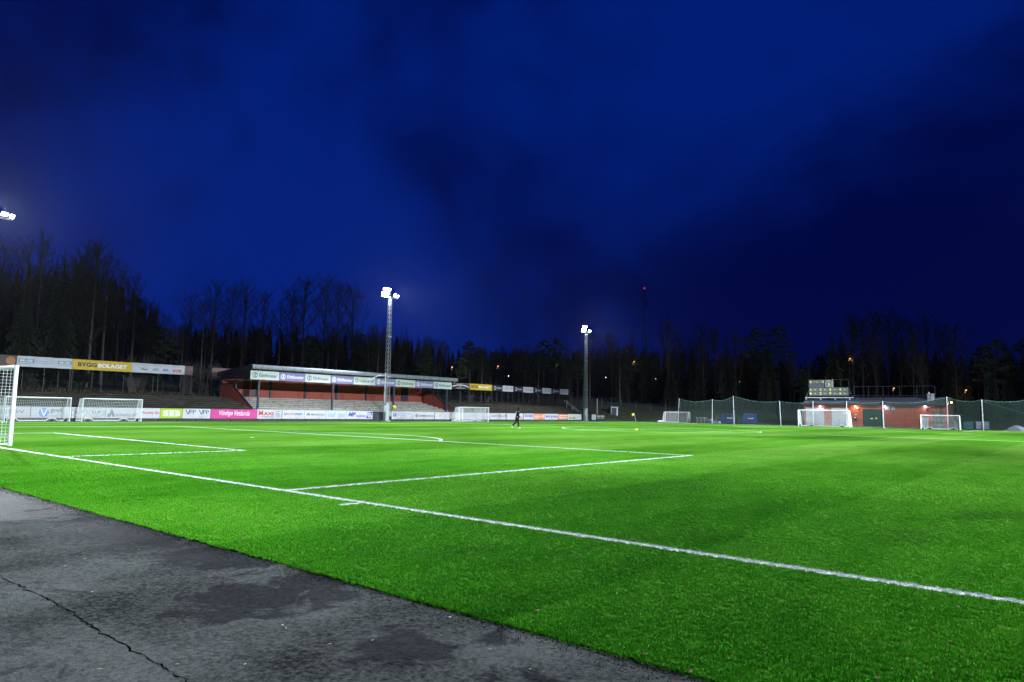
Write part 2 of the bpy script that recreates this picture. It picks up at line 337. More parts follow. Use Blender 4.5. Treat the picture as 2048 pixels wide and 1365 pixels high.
# ---- artificial turf
def turf_mat(name, blade=False):
    m, n, l, b = bsdf_mat(name)
    if blade: ge = N(n, 'ShaderNodeNewGeometry'); vec = ge.outputs['Position']
    else: tc = N(n, 'ShaderNodeTexCoord'); vec = tc.outputs['Object']
    def noise(s, d, r=0.5, sc=None):
        q = N(n, 'ShaderNodeTexNoise'); q.inputs['Scale'].default_value = s; q.inputs['Detail'].default_value = d; q.inputs['Roughness'].default_value = r
        if sc:
            mp = N(n, 'ShaderNodeMapping'); mp.inputs['Scale'].default_value = sc; l.new(vec, mp.inputs['Vector']); l.new(mp.outputs[0], q.inputs['Vector'])
        else: l.new(vec, q.inputs['Vector'])
        return q.outputs['Fac']
    def M(op, a, c=0.0, clamp=False):
        q = N(n, 'ShaderNodeMath', operation=op, use_clamp=clamp)
        for i, v in enumerate((a, c)):
            if isinstance(v, (int, float)): q.inputs[i].default_value = v
            else: l.new(v, q.inputs[i])
        return q.outputs[0]
    sep = N(n, 'ShaderNodeSeparateXYZ'); l.new(vec, sep.inputs[0])
    BR = 1.75 if blade else 1.0
    fine = noise(70, 3, 0.7); mid = noise(1.6, 5, 0.6, (1.0, 0.45, 1)); big = noise(0.16, 4, 0.55, (1.0, 0.5, 1))
    # the 4 m carpet rolls alternate in tone
    roll = M('GREATER_THAN', M('FRACT', M('ADD', M('MULTIPLY', M('ADD', sep.outputs[0], M('MULTIPLY', M('SUBTRACT', noise(0.8, 2), .5), .25)), 1/8.0), 0.02)), 0.5)
    t = M('ADD', M('ADD', M('MULTIPLY', fine, 0.42), M('MULTIPLY', mid, 0.40)), M('ADD', M('MULTIPLY', big, 0.55), M('MULTIPLY', roll, 0.09)))
    r = N(n, 'ShaderNodeValToRGB'); e = r.color_ramp.elements
    e[0].position = 0.48; e[0].color = ((0.012*BR, 0.110*BR, 0.0015*BR, 1) if blade else (0.022, 0.095, 0.006, 1)); e[1].position = 0.95; e[1].color = ((0.085*BR, 0.295*BR, 0.012*BR, 1) if blade else (0.125, 0.255, 0.042, 1))
    k = e.new(0.68); k.color = ((0.036*BR, 0.195*BR, 0.0040*BR, 1) if blade else (0.055, 0.172, 0.013, 1))
    l.new(t, r.inputs[0]); out = r.outputs[0]
    # rubber infill showing through where the pile is scuffed
    sc_ = N(n, 'ShaderNodeMapRange'); sc_.inputs['From Min'].default_value = 0.56; sc_.inputs['From Max'].default_value = 0.74; sc_.inputs['To Max'].default_value = 0.55; l.new(noise(0.42, 7, 0.68, (1.0, 0.55, 1)), sc_.inputs['Value'])
    mq = N(n, 'ShaderNodeMix', data_type='RGBA'); mq.inputs[7].default_value = (0.030, 0.075, 0.022, 1); l.new(sc_.outputs[0], mq.inputs[0]); l.new(out, mq.inputs[6]); out = mq.outputs[2]
    if blade:
        # fibres tufted in white where the lines run
        def band(v, c, h): return M('LESS_THAN', M('ABSOLUTE', M('SUBTRACT', v, c)), h)
        X, Y = sep.outputs[0], sep.outputs[1]
        wv = M('MULTIPLY', M('SUBTRACT', noise(60, 1), .5), .05)
        Yw = M('ADD', Y, wv); Xw = M('ADD', X, wv)
        w = band(Yw, 0.0, .06)
        w = M('MAXIMUM', w, M('MULTIPLY', band(Xw, 20.10, .06), band(Y, 8.25, 8.25)))
        w = M('MAXIMUM', w, M('MULTIPLY', band(Xw, 22.30, .06), band(Y, -.29, .155)))
        mx = N(n, 'ShaderNodeMix', data_type='RGBA'); mx.inputs[7].default_value = (0.74, 0.76, 0.78, 1); l.new(w, mx.inputs[0]); l.new(out, mx.inputs[6]); out = mx.outputs[2]
    l.new(out, b.inputs['Base Color'])
    b.inputs['Roughness'].default_value = 0.6 if blade else 0.8; b.inputs['Specular IOR Level'].default_value = 0.06 if blade else 0.0
    b.inputs['Sheen Weight'].default_value = 0.0; b.inputs['Sheen Roughness'].default_value = 0.4; b.inputs['Sheen Tint'].default_value = (0.5, 0.9, 0.35, 1)
    if not blade:
        bp = N(n, 'ShaderNodeBump'); bp.inputs['Strength'].default_value = 0.35; bp.inputs['Distance'].default_value = 0.02
        l.new(M('ADD', fine, M('MULTIPLY', mid, 0.6)), bp.inputs['Height']); l.new(bp.outputs[0], b.inputs['Normal'])
    return m
TURF = turf_mat('artificial_turf')
tb = MB()
ex = [x/2 for x in range(-71, 84)]
rt = random.Random(9)
near = [(x, -3.22+rt.uniform(-.012, .012)) for x in ex]
tb.add([(x, y, 0) for x, y in near]+[(ex[-1], 107.1, 0), (ex[0], 107.1, 0)], [tuple(range(len(near)+2))])
tb.add([(x, y, 0) for x, y in near]+[(x, y, -.012) for x, y in near], [(i+1, i, len(near)+i, len(near)+i+1) for i in range(len(near)-1)])
struct(tb.build('artificial_turf_pitch', TURF))

# ---- painted lines
LINE = mat('pitch_line_fibre', (0.72, 0.74, 0.76), 0.8, 0.18, 25, stain=(0.34, 0.50, 0.30), stain_scale=9)
HW, L2 = 32.0, 105.2
def strip(name, pts, closed=False, w=.12):
    v, f = [], []
    n = len(pts)
    for i, p in enumerate(pts):
        q = pts[(i+1) % n] if (closed or i < n-1) else p; o = pts[i-1] if (closed or i > 0) else p
        dx, dy = q[0]-o[0], q[1]-o[1]; L = math.hypot(dx, dy)
        v += [(p[0]-dy/L*w/2, p[1]+dx/L*w/2, .004), (p[0]+dy/L*w/2, p[1]-dx/L*w/2, .004)]
    for i in range(n if closed else n-1):
        a, b = 2*i, 2*((i+1) % n); f.append((a, a+1, b+1, b))
    struct(MB().add(v, f).build(name, LINE))
def rect_line(name, pts):          # open polyline of straight strips butted end to end
    m = MB()
    for (a, b), (c, d) in zip(pts[:-1], pts[1:]):
        if a == c: m.box(a-.06, a+.06, min(b, d), max(b, d), .001, .0042)
        else: m.box(min(a, c)-.06, max(a, c)+.06, b-.06, b+.06, .001, .0044)
    struct(m.build(name, LINE))
rect_line('goal_line', [(-HW, 0), (HW, 0)]); rect_line('goal_line', [(-HW, L2), (HW, L2)])
rect_line('touch_line', [(-HW+.06, .06), (-HW+.06, L2-.06)]); rect_line('touch_line', [(HW-.06, .06), (HW-.06, L2-.06)])
rect_line('halfway_line', [(-HW+.18, L2/2), (HW-.18, L2/2)])
for nm, hw, dp in (('penalty_area_line', 20.10, 16.44), ('goal_area_line', 9.10, 5.44)):
    rect_line(nm, [(-hw, .06), (-hw, dp-.06), (-hw, dp), (hw, dp), (hw, dp-.06), (hw, .06)][0:2]); rect_line(nm, [(-hw, dp), (hw, dp)]); rect_line(nm, [(hw, dp-.06), (hw, .06)])
    d2 = L2-dp
    rect_line(nm, [(-hw, d2+.06), (-hw, L2-.06)]); rect_line(nm, [(-hw, d2), (hw, d2)]); rect_line(nm, [(hw, d2+.06), (hw, L2-.06)])
strip('centre_circle', [(9.09*math.cos(a*PI/60), L2/2+9.09*math.sin(a*PI/60)) for a in range(120)], True)
for c, s in ((11.0, 1), (L2-11.0, -1)):
    a0 = math.asin(5.56/9.09)
    strip('penalty_arc', [(9.09*math.cos(a0+(PI-2*a0)*k/40), c+s*9.09*math.sin(a0+(PI-2*a0)*k/40)) for k in range(41)])
    struct(MB().add([(.11*math.cos(k*PI/8), c+.11*math.sin(k*PI/8), .004) for k in range(16)], [tuple(range(16))]).build('penalty_spot', LINE))
struct(MB().box(22.24, 22.36, -.445, -.13, .001, .0043).build('corner_distance_mark', LINE))
for cx, cy in ((-HW+.06, L2-.06), (-HW+.06, .06)):
    s = -1 if cy > 50 else 1
    strip('corner_arc', [(cx+math.cos(a*PI/16), cy+s*math.sin(a*PI/16)) for a in range(1, 8)])

# ---- turf fibres close enough to read as fibres (uncountable: one object)
rg = random.Random(11)
bl = MB()
for k in range(13):
    a = rg.uniform(0, 2*PI); r = rg.uniform(0, .022); x, y = r*math.cos(a), r*math.sin(a)
    h = rg.uniform(.012, .022); t = rg.uniform(0, 2*PI); w = rg.uniform(.0013, .0021); lean = rg.uniform(.004, .018); la = rg.uniform(0, 2*PI)
    dx, dy = math.cos(t)*w, math.sin(t)*w; lx, ly = math.cos(la)*lean, math.sin(la)*lean
    bl.add([(x-dx, y-dy, -.004), (x+dx, y+dy, -.004), (x+dx*.8+lx*.4, y+dy*.8+ly*.4, h*.6), (x-dx*.8+lx*.4, y-dy*.8+ly*.4, h*.6), (x+lx, y+ly, h)], [(0, 1, 2, 3), (3, 2, 4)])
TUFT_ME = bl.mesh('turf_tuft', turf_mat('turf_fibre', True))
gb = MB(); dens = []
for i in range(0, 72):
    for j in range(0, 60):
        x0, y0 = -1+i*.5, -3.255+j*.5
        dv = np.array([x0+.25, y0+.25, 0])-CAM; z = dv@FW
        if z < 1: continue
        u = 1024+F_PX*(dv@RT)/z
        if u < -120 or u > 2200: continue
        d = math.hypot(dv[0], dv[1])
        if d > 34: continue
        gb.add([(x0, y0, 0), (x0+.5, y0, 0), (x0+.5, y0+.5, 0), (x0, y0+.5, 0)], [(0, 1, 2, 3)])
        dens.append(min(2200, 15000/d**1.25)*(1-sstep(10, 34, d)))
fib = gb.build('turf_fibres', MATS['net_cord']); fib['kind'] = 'stuff'
fib.data.attributes.new('dens', 'FLOAT', 'FACE').data.foreach_set('value', dens)
tuft_ob = bpy.data.objects.new('turf_tuft', TUFT_ME)      # instance source only, never linked to the scene
ng = bpy.data.node_groups.new('turf_fibres', 'GeometryNodeTree')
ng.interface.new_socket('Geometry', in_out='INPUT', socket_type='NodeSocketGeometry'); ng.interface.new_socket('Geometry', in_out='OUTPUT', socket_type='NodeSocketGeometry')
gn, gl = ng.nodes, ng.links
gi, go = gn.new('NodeGroupInput'), gn.new('NodeGroupOutput')
dp = gn.new('GeometryNodeDistributePointsOnFaces'); na = gn.new('GeometryNodeInputNamedAttribute'); na.data_type = 'FLOAT'; na.inputs['Name'].default_value = 'dens'
oi = gn.new('GeometryNodeObjectInfo'); oi.inputs['Object'].default_value = tuft_ob
ip = gn.new('GeometryNodeInstanceOnPoints'); rv = gn.new('FunctionNodeRandomValue'); rv.data_type = 'FLOAT_VECTOR'
rv.inputs[0].default_value = (-.25, -.25, 0); rv.inputs[1].default_value = (.25, .25, 6.283)
rs = gn.new('FunctionNodeRandomValue'); rs.data_type = 'FLOAT'; rs.inputs[2].default_value = 0.75; rs.inputs[3].default_value = 1.25
e2r = gn.new('FunctionNodeEulerToRotation')
gl.new(gi.outputs[0], dp.inputs['Mesh']); gl.new(na.outputs['Attribute'], dp.inputs['Density']); gl.new(dp.outputs['Points'], ip.inputs['Points'])
gl.new(oi.outputs['Geometry'], ip.inputs['Instance']); gl.new(rv.outputs[0], e2r.inputs[0]); gl.new(e2r.outputs[0], ip.inputs['Rotation']); gl.new(rs.outputs[1], ip.inputs['Scale'])
gl.new(ip.outputs[0], go.inputs[0])
fib.modifiers.new('fibres', 'NODES').node_group = ng

# ---- spilled rubber granules and grit along the turf edge (uncountable)
gr = MB(); rgr = random.Random(77)
for k in range(9000):
    x = rgr.uniform(6, 33); y = -3.235-abs(rgr.gauss(0, .11)); s = rgr.uniform(.002, .0055); a = rgr.uniform(0, 6)
    gr.add([(x+s*math.cos(a), y+s*math.sin(a), -.0115), (x+s*math.cos(a+2.1), y+s*math.sin(a+2.1), -.0115), (x+s*math.cos(a+4.2), y+s*math.sin(a+4.2), -.0115), (x, y, -.0115+s*1.3)], [(0, 1, 3), (1, 2, 3), (2, 0, 3)])
o = gr.build('rubber_granules', mat('rubber_granule', (0.010, 0.010, 0.010), 1.0, .3, 30, spec=0.05)); o['kind'] = 'stuff'; o['label'] = 'black rubber granules spilled along the turf edge'; o['category'] = 'granules'
# ================================================================== THE STAND SIDE: boards, terraces, stand
def ink(c):
    return mat('ink_%02x%02x%02x' % tuple(int(v*255) for v in c), c, 0.5, 0.05, 2.0)
INK = dict(k=(0.03, 0.03, 0.035), w=(0.78, 0.79, 0.82), grey=(0.16, 0.17, 0.19), lgrey=(0.42, 0.44, 0.47), red=(0.52, 0.04, 0.025), blue=(0.03, 0.06, 0.34), lblue=(0.22, 0.42, 0.64), sky=(0.16, 0.26, 0.62),
           green=(0.10, 0.30, 0.20), lime=(0.30, 0.46, 0.03), pur=(0.15, 0.09, 0.33), org=(0.55, 0.13, 0.02), yel=(0.68, 0.45, 0.02), navy=(0.035, 0.04, 0.12), steelblue=(0.14, 0.26, 0.42), paleorg=(0.62, 0.27, 0.18), flame=(0.58, 0.14, 0.06), ball=(0.42, 0.17, 0.06))
PANEL = dict(w=(0.52, 0.54, 0.60), lime=(0.36, 0.56, 0.02), pink=(0.56, 0.035, 0.25), yel=(0.60, 0.42, 0.025), ivory=(0.52, 0.58, 0.56), lilac=(0.19, 0.17, 0.36), brown=(0.055, 0.032, 0.03), dark=(0.022, 0.020, 0.034), rust=(0.13, 0.075, 0.065), paleorg=(0.62, 0.25, 0.15), flame=(0.60, 0.16, 0.07), charcoal=(0.03, 0.028, 0.03))
def dress(root, w, h, items, y=-.004, z=0.0):
    """print on a panel: items = (ink, kind, ...) in fractions of the panel's width and height"""
    for li, it in enumerate(items):
        c = it[0]; m = MB(); yy = y-.0009*li; nl = False
        if True:
            k = it[1]
            if k == 't':
                body, a, b, c0, d0 = it[2:7]; o = it[7] if len(it) > 7 else {}
                put_text(m, body, a*w, b*w, z+c0*h, z+d0*h, yy, o.get('b', .012), o.get('s', 0.0)); nl = True
            elif k == 'disc': put_disc(m, it[2]*w, z+it[3]*h, it[4]*h, yy, it[5]*h if len(it) > 5 else 0, sx=it[6] if len(it) > 6 else 1)
            elif k == 'poly': put_poly(m, [(a*w, z+b*h) for a, b in it[2]], yy)
            elif k == 'rect': put_rect(m, it[2]*w, it[3]*w, z+it[4]*h, z+it[5]*h, yy)
            elif k == 'line': put_stroke(m, [(a*w, z+b*h) for a, b in it[2]], it[3]*h, yy)
        m.build('lettering' if nl else 'emblem', ink(INK[c]), root)
def board(px0, px1, X, z0, z1, pan, items, label, name='advertising_board', cat='board', group=None, gap=.02, posts=True, thick=.03, rows=(828, 828)):
    y0 = onx(px0, rows[0], X)[1]+gap; y1 = onx(px1, rows[1], X)[1]-gap; w = y1-y0; h = z1-z0
    r = thing(name, label, cat, (X, y0, 0), PI/2, group)
    p = MB()
    nxs = max(4, int(w/.35)); rb = random.Random(int(px0)); ph = rb.uniform(0, 6)
    # sheet stretched between its fixings: sags and ripples by a few millimetres
    def rip(u): return .004*math.sin(u*5+ph)+.003*math.sin(u*11+ph*2) if pan in ('pink', 'w', 'yel') else 0
    fr = [(w*i/nxs, rip(w*i/nxs)*.5) for i in range(nxs+1)]
    n1 = nxs+1
    v = [(x, 0, z0) for x, q in fr]+[(x, 0, z1) for x, q in fr]+[(x, thick, z0) for x, q in fr]+[(x, thick, z1) for x, q in fr]
    f = []
    for i in range(nxs):
        f += [(i, i+1, n1+i+1, n1+i), (2*n1+i+1, 2*n1+i, 3*n1+i, 3*n1+i+1), (n1+i, n1+i+1, 3*n1+i+1, 3*n1+i), (i+1, i, 2*n1+i, 2*n1+i+1)]
    f += [(0, n1, 3*n1, 2*n1), (nxs, 2*n1+nxs, 3*n1+nxs, n1+nxs)]
    p.add(v, f); p.build('panel', vinyl(pan, PANEL[pan]), r)
    if posts:
        n = max(2, int(w/2.2)+1)
        for i in range(n):
            x = .08+(w-.16)*i/(n-1); MB().box(x-.035, x+.035, thick+.002, thick+.075, 0 if z0 < 1 else H(X-.05, y0+x)-.2, z1-.02).build('post', BLACKSTEEL, r)
    dress(r, w, h, items, z=z0)
    return r
XA = -36.5; ZA0, ZA1 = .27, 1.21
G = 'advertising boards along the touchline'
def ad(px0, px1, pan, items, label, **k): return board(px0, px1, XA, ZA0, ZA1, pan, items, label, group=G, **k)
ad(-120, 61, 'w', [('grey', 't', 'gräslöv', .48, .93, .28, .80, {'b': 0})], 'white board with thin grey lettering seen through the net beside the big goal')
ad(61, 143, 'w', [('sky', 'disc', .31, .5, .40), ('w', 'line', [(.245, .80), (.31, .18), (.385, .80)], .10), ('grey', 't', 'pvi', .48, .76, .42, .88, {'b': .03}), ('lgrey', 't', 'EKENÄS', .48, .78, .12, .30, {'b': 0})], 'white board with blue disc crossed by a white V and grey lettering')
ad(143, 211, 'w', [('green', 'disc', .22, .5, .44, .40, 1.55), ('green', 'disc', .73, .5, .44, .40, 1.55), ('grey', 't', 'EL/P', .08, .36, .42, .72), ('grey', 't', 'EL/P', .59, .87, .42, .72), ('lgrey', 'rect', .12, .32, .30, .33), ('lgrey', 'rect', .63, .83, .30, .33)], 'white board with two green ovals round grey letters')
ad(211, 283, 'w', [('grey', 'poly', [(.06, .15), (.16, .92), (.26, .15), (.18, .15), (.155, .42), (.135, .15)]), ('grey', 'disc', .085, .24, .14), ('grey', 't', 'lackering ab', .27, .84, .10, .48)], 'white board with grey pyramid emblem and lowercase lettering')
ad(283, 320.5, 'w', [('red', 't', 'Flugeby', .0, .66, .36, .68, {'b': .02}), ('flame', 'line', [(.72, .66), (.78, .6), (.73, .5), (.8, .46)], .07), ('red', 'line', [(.84, .68), (.80, .38)], .05), ('flame', 'line', [(.87, .62), (.95, .5), (.88, .4)], .07)], 'white board with red slanted lettering beside the lime green board')
ad(320.5, 365, 'lime', [('w', 't', 'S', .12, .36, .22, .80, {'b': .05}), ('w', 't', 'E', .43, .62, .22, .80, {'b': .05}), ('w', 't', 'B', .69, .90, .22, .80, {'b': .05}), ('w', 'rect', .385, .40, .12, .92), ('w', 'rect', .65, .665, .12, .92)], 'lime green board with three big white letters')
ad(365, 421, 'w', [('k', 'line', [(.10, .90), (.19, .42), (.24, .86)], .07), ('k', 't', 'PP', .24, .46, .45, .88, {'b': 0}), ('k', 'line', [(.58, .90), (.67, .42), (.72, .86)], .07), ('k', 't', 'PP', .72, .95, .45, .88, {'b': 0}), ('lgrey', 'rect', .18, .42, .19, .21), ('lgrey', 'rect', .62, .90, .19, .21)], 'white board with thin black letters printed twice, next to pink banner')
ad(421, 514.5, 'pink', [('w', 't', 'Vänliga', .18, .46, .22, .86, {'b': .0, 's': .35}), ('w', 't', 'Vetlanda', .50, .83, .32, .86, {'b': .0, 's': .35})], 'long magenta pink banner with white handwritten lettering', name='advertising_banner', cat='banner')
ad(514.5, 563.5, 'w', [('red', 't', 'M', .05, .23, .36, .88, {'b': .05}), ('red', 't', 'AXI', .24, .66, .36, .76, {'b': .05}), ('red', 't', 'ICA', .04, .15, .14, .27, {'b': .03}), ('k', 't', 'STORMARKNAD', .17, .66, .14, .27, {'b': .02}), ('navy', 't', 'ÖPPET', .74, .95, .74, .90), ('navy', 't', 'ALLA', .77, .92, .55, .69), ('navy', 't', 'DAGAR', .74, .95, .36, .51), ('navy', 't', '7-22', .77, .93, .15, .29)], 'white board with large red capitals and small black words on the right')
ad(564.5, 609, 'w', [('red', 'disc', .10, .64, .07), ('pur', 'line', [(.09, .5), (.13, .44), (.20, .66)], .11), ('red', 't', 'INTER', .22, .54, .42, .66, {'s': .15}), ('blue', 't', 'SPORT', .55, .93, .42, .66, {'b': .03, 's': .15})], 'white board with red and blue slanted capitals')
ad(609, 652, 'w', [('k', 'line', [(.10, .40), (.17, .64), (.23, .48)], .11), ('k', 'line', [(.18, .64), (.25, .40)], .11), ('yel', 'disc', .185, .42, .06), ('k', 't', 'MÄKELÄ ALU', .31, .93, .40, .66)], 'white board with thin black capitals and a black peaked emblem')
ad(652, 692.5, 'w', [('lblue', 't', 'knauf', .10, .46, .22, .86, {'b': .03}), ('lblue', 't', 'knauf', .58, .94, .22, .80, {'b': .03})], 'white board with one pale blue word printed twice')
ad(692.5, 745.5, 'w', [('blue', 't', 'MP', .07, .35, .30, .84, {'b': .05, 's': .25}), ('blue', 't', 'bolagen', .36, .74, .17, .56, {'b': .02, 's': .25}), ('blue', 'poly', [(.75, .10), (.93, .10), (.99, .92), (.81, .92)]), ('w', 'disc', .87, .52, .30, .22), ('w', 't', 'b', .845, .905, .38, .68)], 'white board with dark blue slanted letters and a blue slanted square')
ad(781.5, 827, 'w', [('blue', 'rect', .11, .15, .35, .86), ('blue', 'rect', .11, .24, .35, .45), ('red', 'disc', .19, .58, .07), ('blue', 'rect', .20, .24, .45, .82), ('sky', 't', 'Länsförsäkringar', .28, .90, .62, .86), ('sky', 't', 'Jönköping', .28, .65, .36, .60), ('red', 't', 'Bank & Försäkring', .28, .67, .13, .26)], 'white board with blue two-line lettering and a square blue emblem')
ad(827, 869, 'w', [('k', 'disc', .15, .48, .26, .18), ('k', 'disc', .15, .48, .10), ('k', 't', 'Qubic', .25, .58, .32, .64, {'b': .03}), ('k', 't', 'reklam', .58, .95, .34, .64, {'b': 0})], 'white board with black ring emblem and black lettering')
ad(870, 903, 'w', [('yel', 'line', [(.22, .40), (.30, .70), (.38, .40)], .16), ('yel', 'disc', .45, .86, .08), ('lgrey', 't', 'hus', .42, .66, .4, .62), ('lgrey', 'rect', .42, .85, .28, .32)], 'white board with a small yellow house-shaped emblem')
ad(903, 928, 'w', [('lgrey', 't', 'SPEJO', .05, .95, .38, .86, {'b': 0}), ('flame', 'rect', .02, .90, .12, .22)], 'white board with spaced grey capitals over a red strip, behind the paired goals')
ad(928, 956, 'w', [('lgrey', 'poly', [(.08, .45), (.17, .72), (.26, .45)]), ('sky', 't', 'Bondia', .30, .80, .42, .70)], 'white board with pale blue word and grey triangle, behind the paired goals')
ad(956, 981.5, 'w', [('green', 't', 'T', .06, .22, .42, .84), ('grey', 't', 'DALLE', .34, .96, .20, .48)], 'white board with green T and grey capitals, behind the paired goals')
ad(981.5, 1013.5, 'w', [('k', 't', 'KLOSTERS', .06, .46, .42, .64, {'b': .02}), ('k', 't', 'S', .48, .58, .30, .86), ('k', 't', 'PECIAL', .58, .84, .42, .64), ('org', 'rect', .88, .985, .36, .84)], 'white board with black script lettering and a small orange square')
ad(1014, 1046, 'w', [('lgrey', 't', 'Stålekra', .14, .88, .34, .78, {'b': 0})], 'white board with thin pale grey word, next to the purple lettered board')
ad(1047, 1067.5, 'w', [('pur', 't', 'SKOBES', .09, .94, .42, .86, {'b': .04})], 'white board with bold purple capitals across it')
ad(1067.5, 1089.5, 'paleorg', [('w', 't', 'NORDSTRÖM', .10, .66, .46, .66), ('w', 't', 'bygg', .10, .42, .22, .38), ('w', 'line', [(.74, .3), (.94, .8)], .08), ('w', 'line', [(.80, .8), (.92, .3)], .07)], 'washed-out orange board with white lettering')
ad(1089.5, 1116.5, 'w', [('pur', 'poly', [(.07, .72), (.20, .72), (.20, .45), (.135, .30), (.07, .45)]), ('pur', 't', 'HOLSBYVERKEN', .22, .96, .34, .72, {'b': .04})], 'white board with purple shield and heavy purple capitals')
ad(1116.5, 1135.5, 'flame', [('w', 't', 'JANS', .08, .46, .56, .86, {'b': .02}), ('w', 'rect', .50, .95, .66, .78), ('w', 't', 'MÅLERI', .08, .92, .30, .54, {'b': .03}), ('w', 'rect', .10, .90, .12, .18)], 'strong orange red board with white capitals in two lines')
ad(1135.5, 1153.5, 'w', [('yel', 'poly', [(.14+.24*i, .54), (.30+.24*i, .54), (.30+.24*i, .74), (.22+.24*i, .88), (.14+.24*i, .74)]) for i in range(3)]+[('k', 't', 'ECOES', .12, .82, .18, .46, {'b': .03})], 'white board with three yellow pointed shapes over black capitals')
ad(1153.5, 1163, 'w', [('lgrey', 'rect', .18, .82, .62, .68), ('lgrey', 'rect', .22, .80, .40, .44)], 'narrow white board with faint grey lines at the end of the row')
ad(1183.5, 1192, 'w', [('lgrey', 'disc', .5, .62, .20, .14), ('lgrey', 'rect', .40, .60, .16, .42)], 'small white board with a grey ring, beside a dark board past the mast')
ad(1192.5, 1209.5, 'charcoal', [('w', 't', 'ELON', .07, .46, .56, .82, {'b': .03}), ('w', 't', 'ELON', .54, .94, .56, .82, {'b': .03}), ('w', 'rect', .08, .46, .30, .36), ('w', 'rect', .55, .93, .30, .36)], 'small charcoal board with one white word printed twice')

# low wall the boards stand on, its gates by the two masts
YB0, YB1 = onx(-120, 838, XA)[1], onx(1209.5, 838, XA)[1]
KERBW = mat('stained_plinth', (0.050, 0.047, 0.042), 0.95, 0.5, 1.0, stain=(0.10, 0.095, 0.085), stain_scale=1.6, stretch=(1, 3, .4))
bw = thing('plinth_wall', 'low dark stained plinth under the touchline boards', 'wall', (XA-.2, YB0, 0))
y = 0.0; rw = random.Random(2); blk = None
while y < YB1-YB0-.1:
    if blk is None: blk = MB().box(0, .14, .006, 1.794, -.06, .255).mesh('block', KERBW)
    o = put('block', blk, bw, (rw.uniform(-.012, .012), y, rw.uniform(-.015, .008))); y += 1.8
for nm, a, b, lab in (('gate_panel', 745.8, 767.5, 'dark steel gate panels between the blue lettered board and the mast'), ('gate_panel', 1163.3, 1183, 'dark steel panels round the foot of the mast at the far end')):
    ya, yb = onx(a, 828, XA)[1]+.03, onx(b, 828, XA)[1]-.03
    r = thing(nm, lab, 'gate', (XA-.05, ya, 0), PI/2)
    n = 3; w = (yb-ya)/n
    for i in range(n): MB().box(i*w+.02, (i+1)*w-.02, 0, .03, .12, 1.17).build('panel', DARKSTEEL if i % 2 else BLACKSTEEL, r)
    for i in range(n+1): MB().box(i*w-.02, i*w+.02, -.012, .045, 0, 1.2).build('post', DARKSTEEL, r)
r = thing('ground_box', 'pale green cabinet standing beside the mast foot between boards', 'cabinet', (XA+.1, onx(776.5, 828, XA)[1], 0), PI/2)
MB().box(0, .55, 0, .3, .62, 1.15).build('case', mat('pale_green_paint', (0.30, 0.42, 0.30), 0.6), r); MB().box(.04, .51, .04, .26, 0, .62).build('plinth', BLACKSTEEL, r); MB().box(-.02, .57, -.02, .32, 1.15, 1.18).build('lid', GALV, r)

# ---- standing terraces either side of the stand
YS0, YS1 = 33.0, 64.3          # stand ends
def terrace(ya, yb, label, xb=-43.0, n=7, mats=(MOSSY, EDGECON), z1=2.5, name='standing_terrace', slabl=3.1):
    r = thing(name, label, 'terrace', (-37.4, ya, 0))
    x0 = -37.45; dx = (x0-xb)/n; rz = (z1-1.28)/(n-1)
    rt_ = random.Random(int(ya*7))
    MB().box(-.16, .0, 0, yb-ya, -.1, 1.26).build('front_wall', mats[0], r)
    for i in range(n):
        za = 1.28+rz*i; xa = -dx*i
        MB().box(xa-dx-.02, xa-.06, 0, yb-ya, -.2 if i == 0 else za-rz-.3, za-.085).build('riser', mats[0], r)
        yy = 0.0
        while yy < yb-ya-.2:
            L = min(slabl, yb-ya-yy)
            s_ = MB().box(xa-dx-.05, xa+.02, yy+.012, yy+L-.012, za-.083, za)
            o = s_.build('slab', mats[1], r)
            o.location = (rt_.uniform(-.02, .02), 0, rt_.uniform(-.018, .012)); yy += L
    return r
terrace(-3.0, YS0-.35, 'old dark mossy standing terrace reaching from behind the parked goals to the stand')
terrace(YS1+.75, 97.0, 'old dark mossy standing terrace between the stand and the handrail stairs')

# ---- handrail at the terrace end
r = thing('handrail', 'pale steel stair handrail with two rails at the terrace end', 'handrail', (0, 0, 0))
a_, b_ = onx(1133, 802, -42.5), onx(1166, 829, -38.0)
for off in (0, -.35): MB().tube([(a_[0], a_[1], a_[2]+off), (b_[0], b_[1], b_[2]+off*.9)], .035, 6).build('rail', WHITE, r)
for t in (0.02, .36, .7):
    p = a_*(1-t)+b_*t; MB().tube([(p[0], p[1], H(p[0], p[1])-.1), (p[0], p[1], p[2])], .03, 6).build('post', WHITE, r)
MB().tube([(a_[0], a_[1], a_[2]), (a_[0]-.35, a_[1]-.1, a_[2]+.02), (a_[0]-.35, a_[1]-.1, a_[2]-.3)], .03, 6).build('end_loop', WHITE, r)

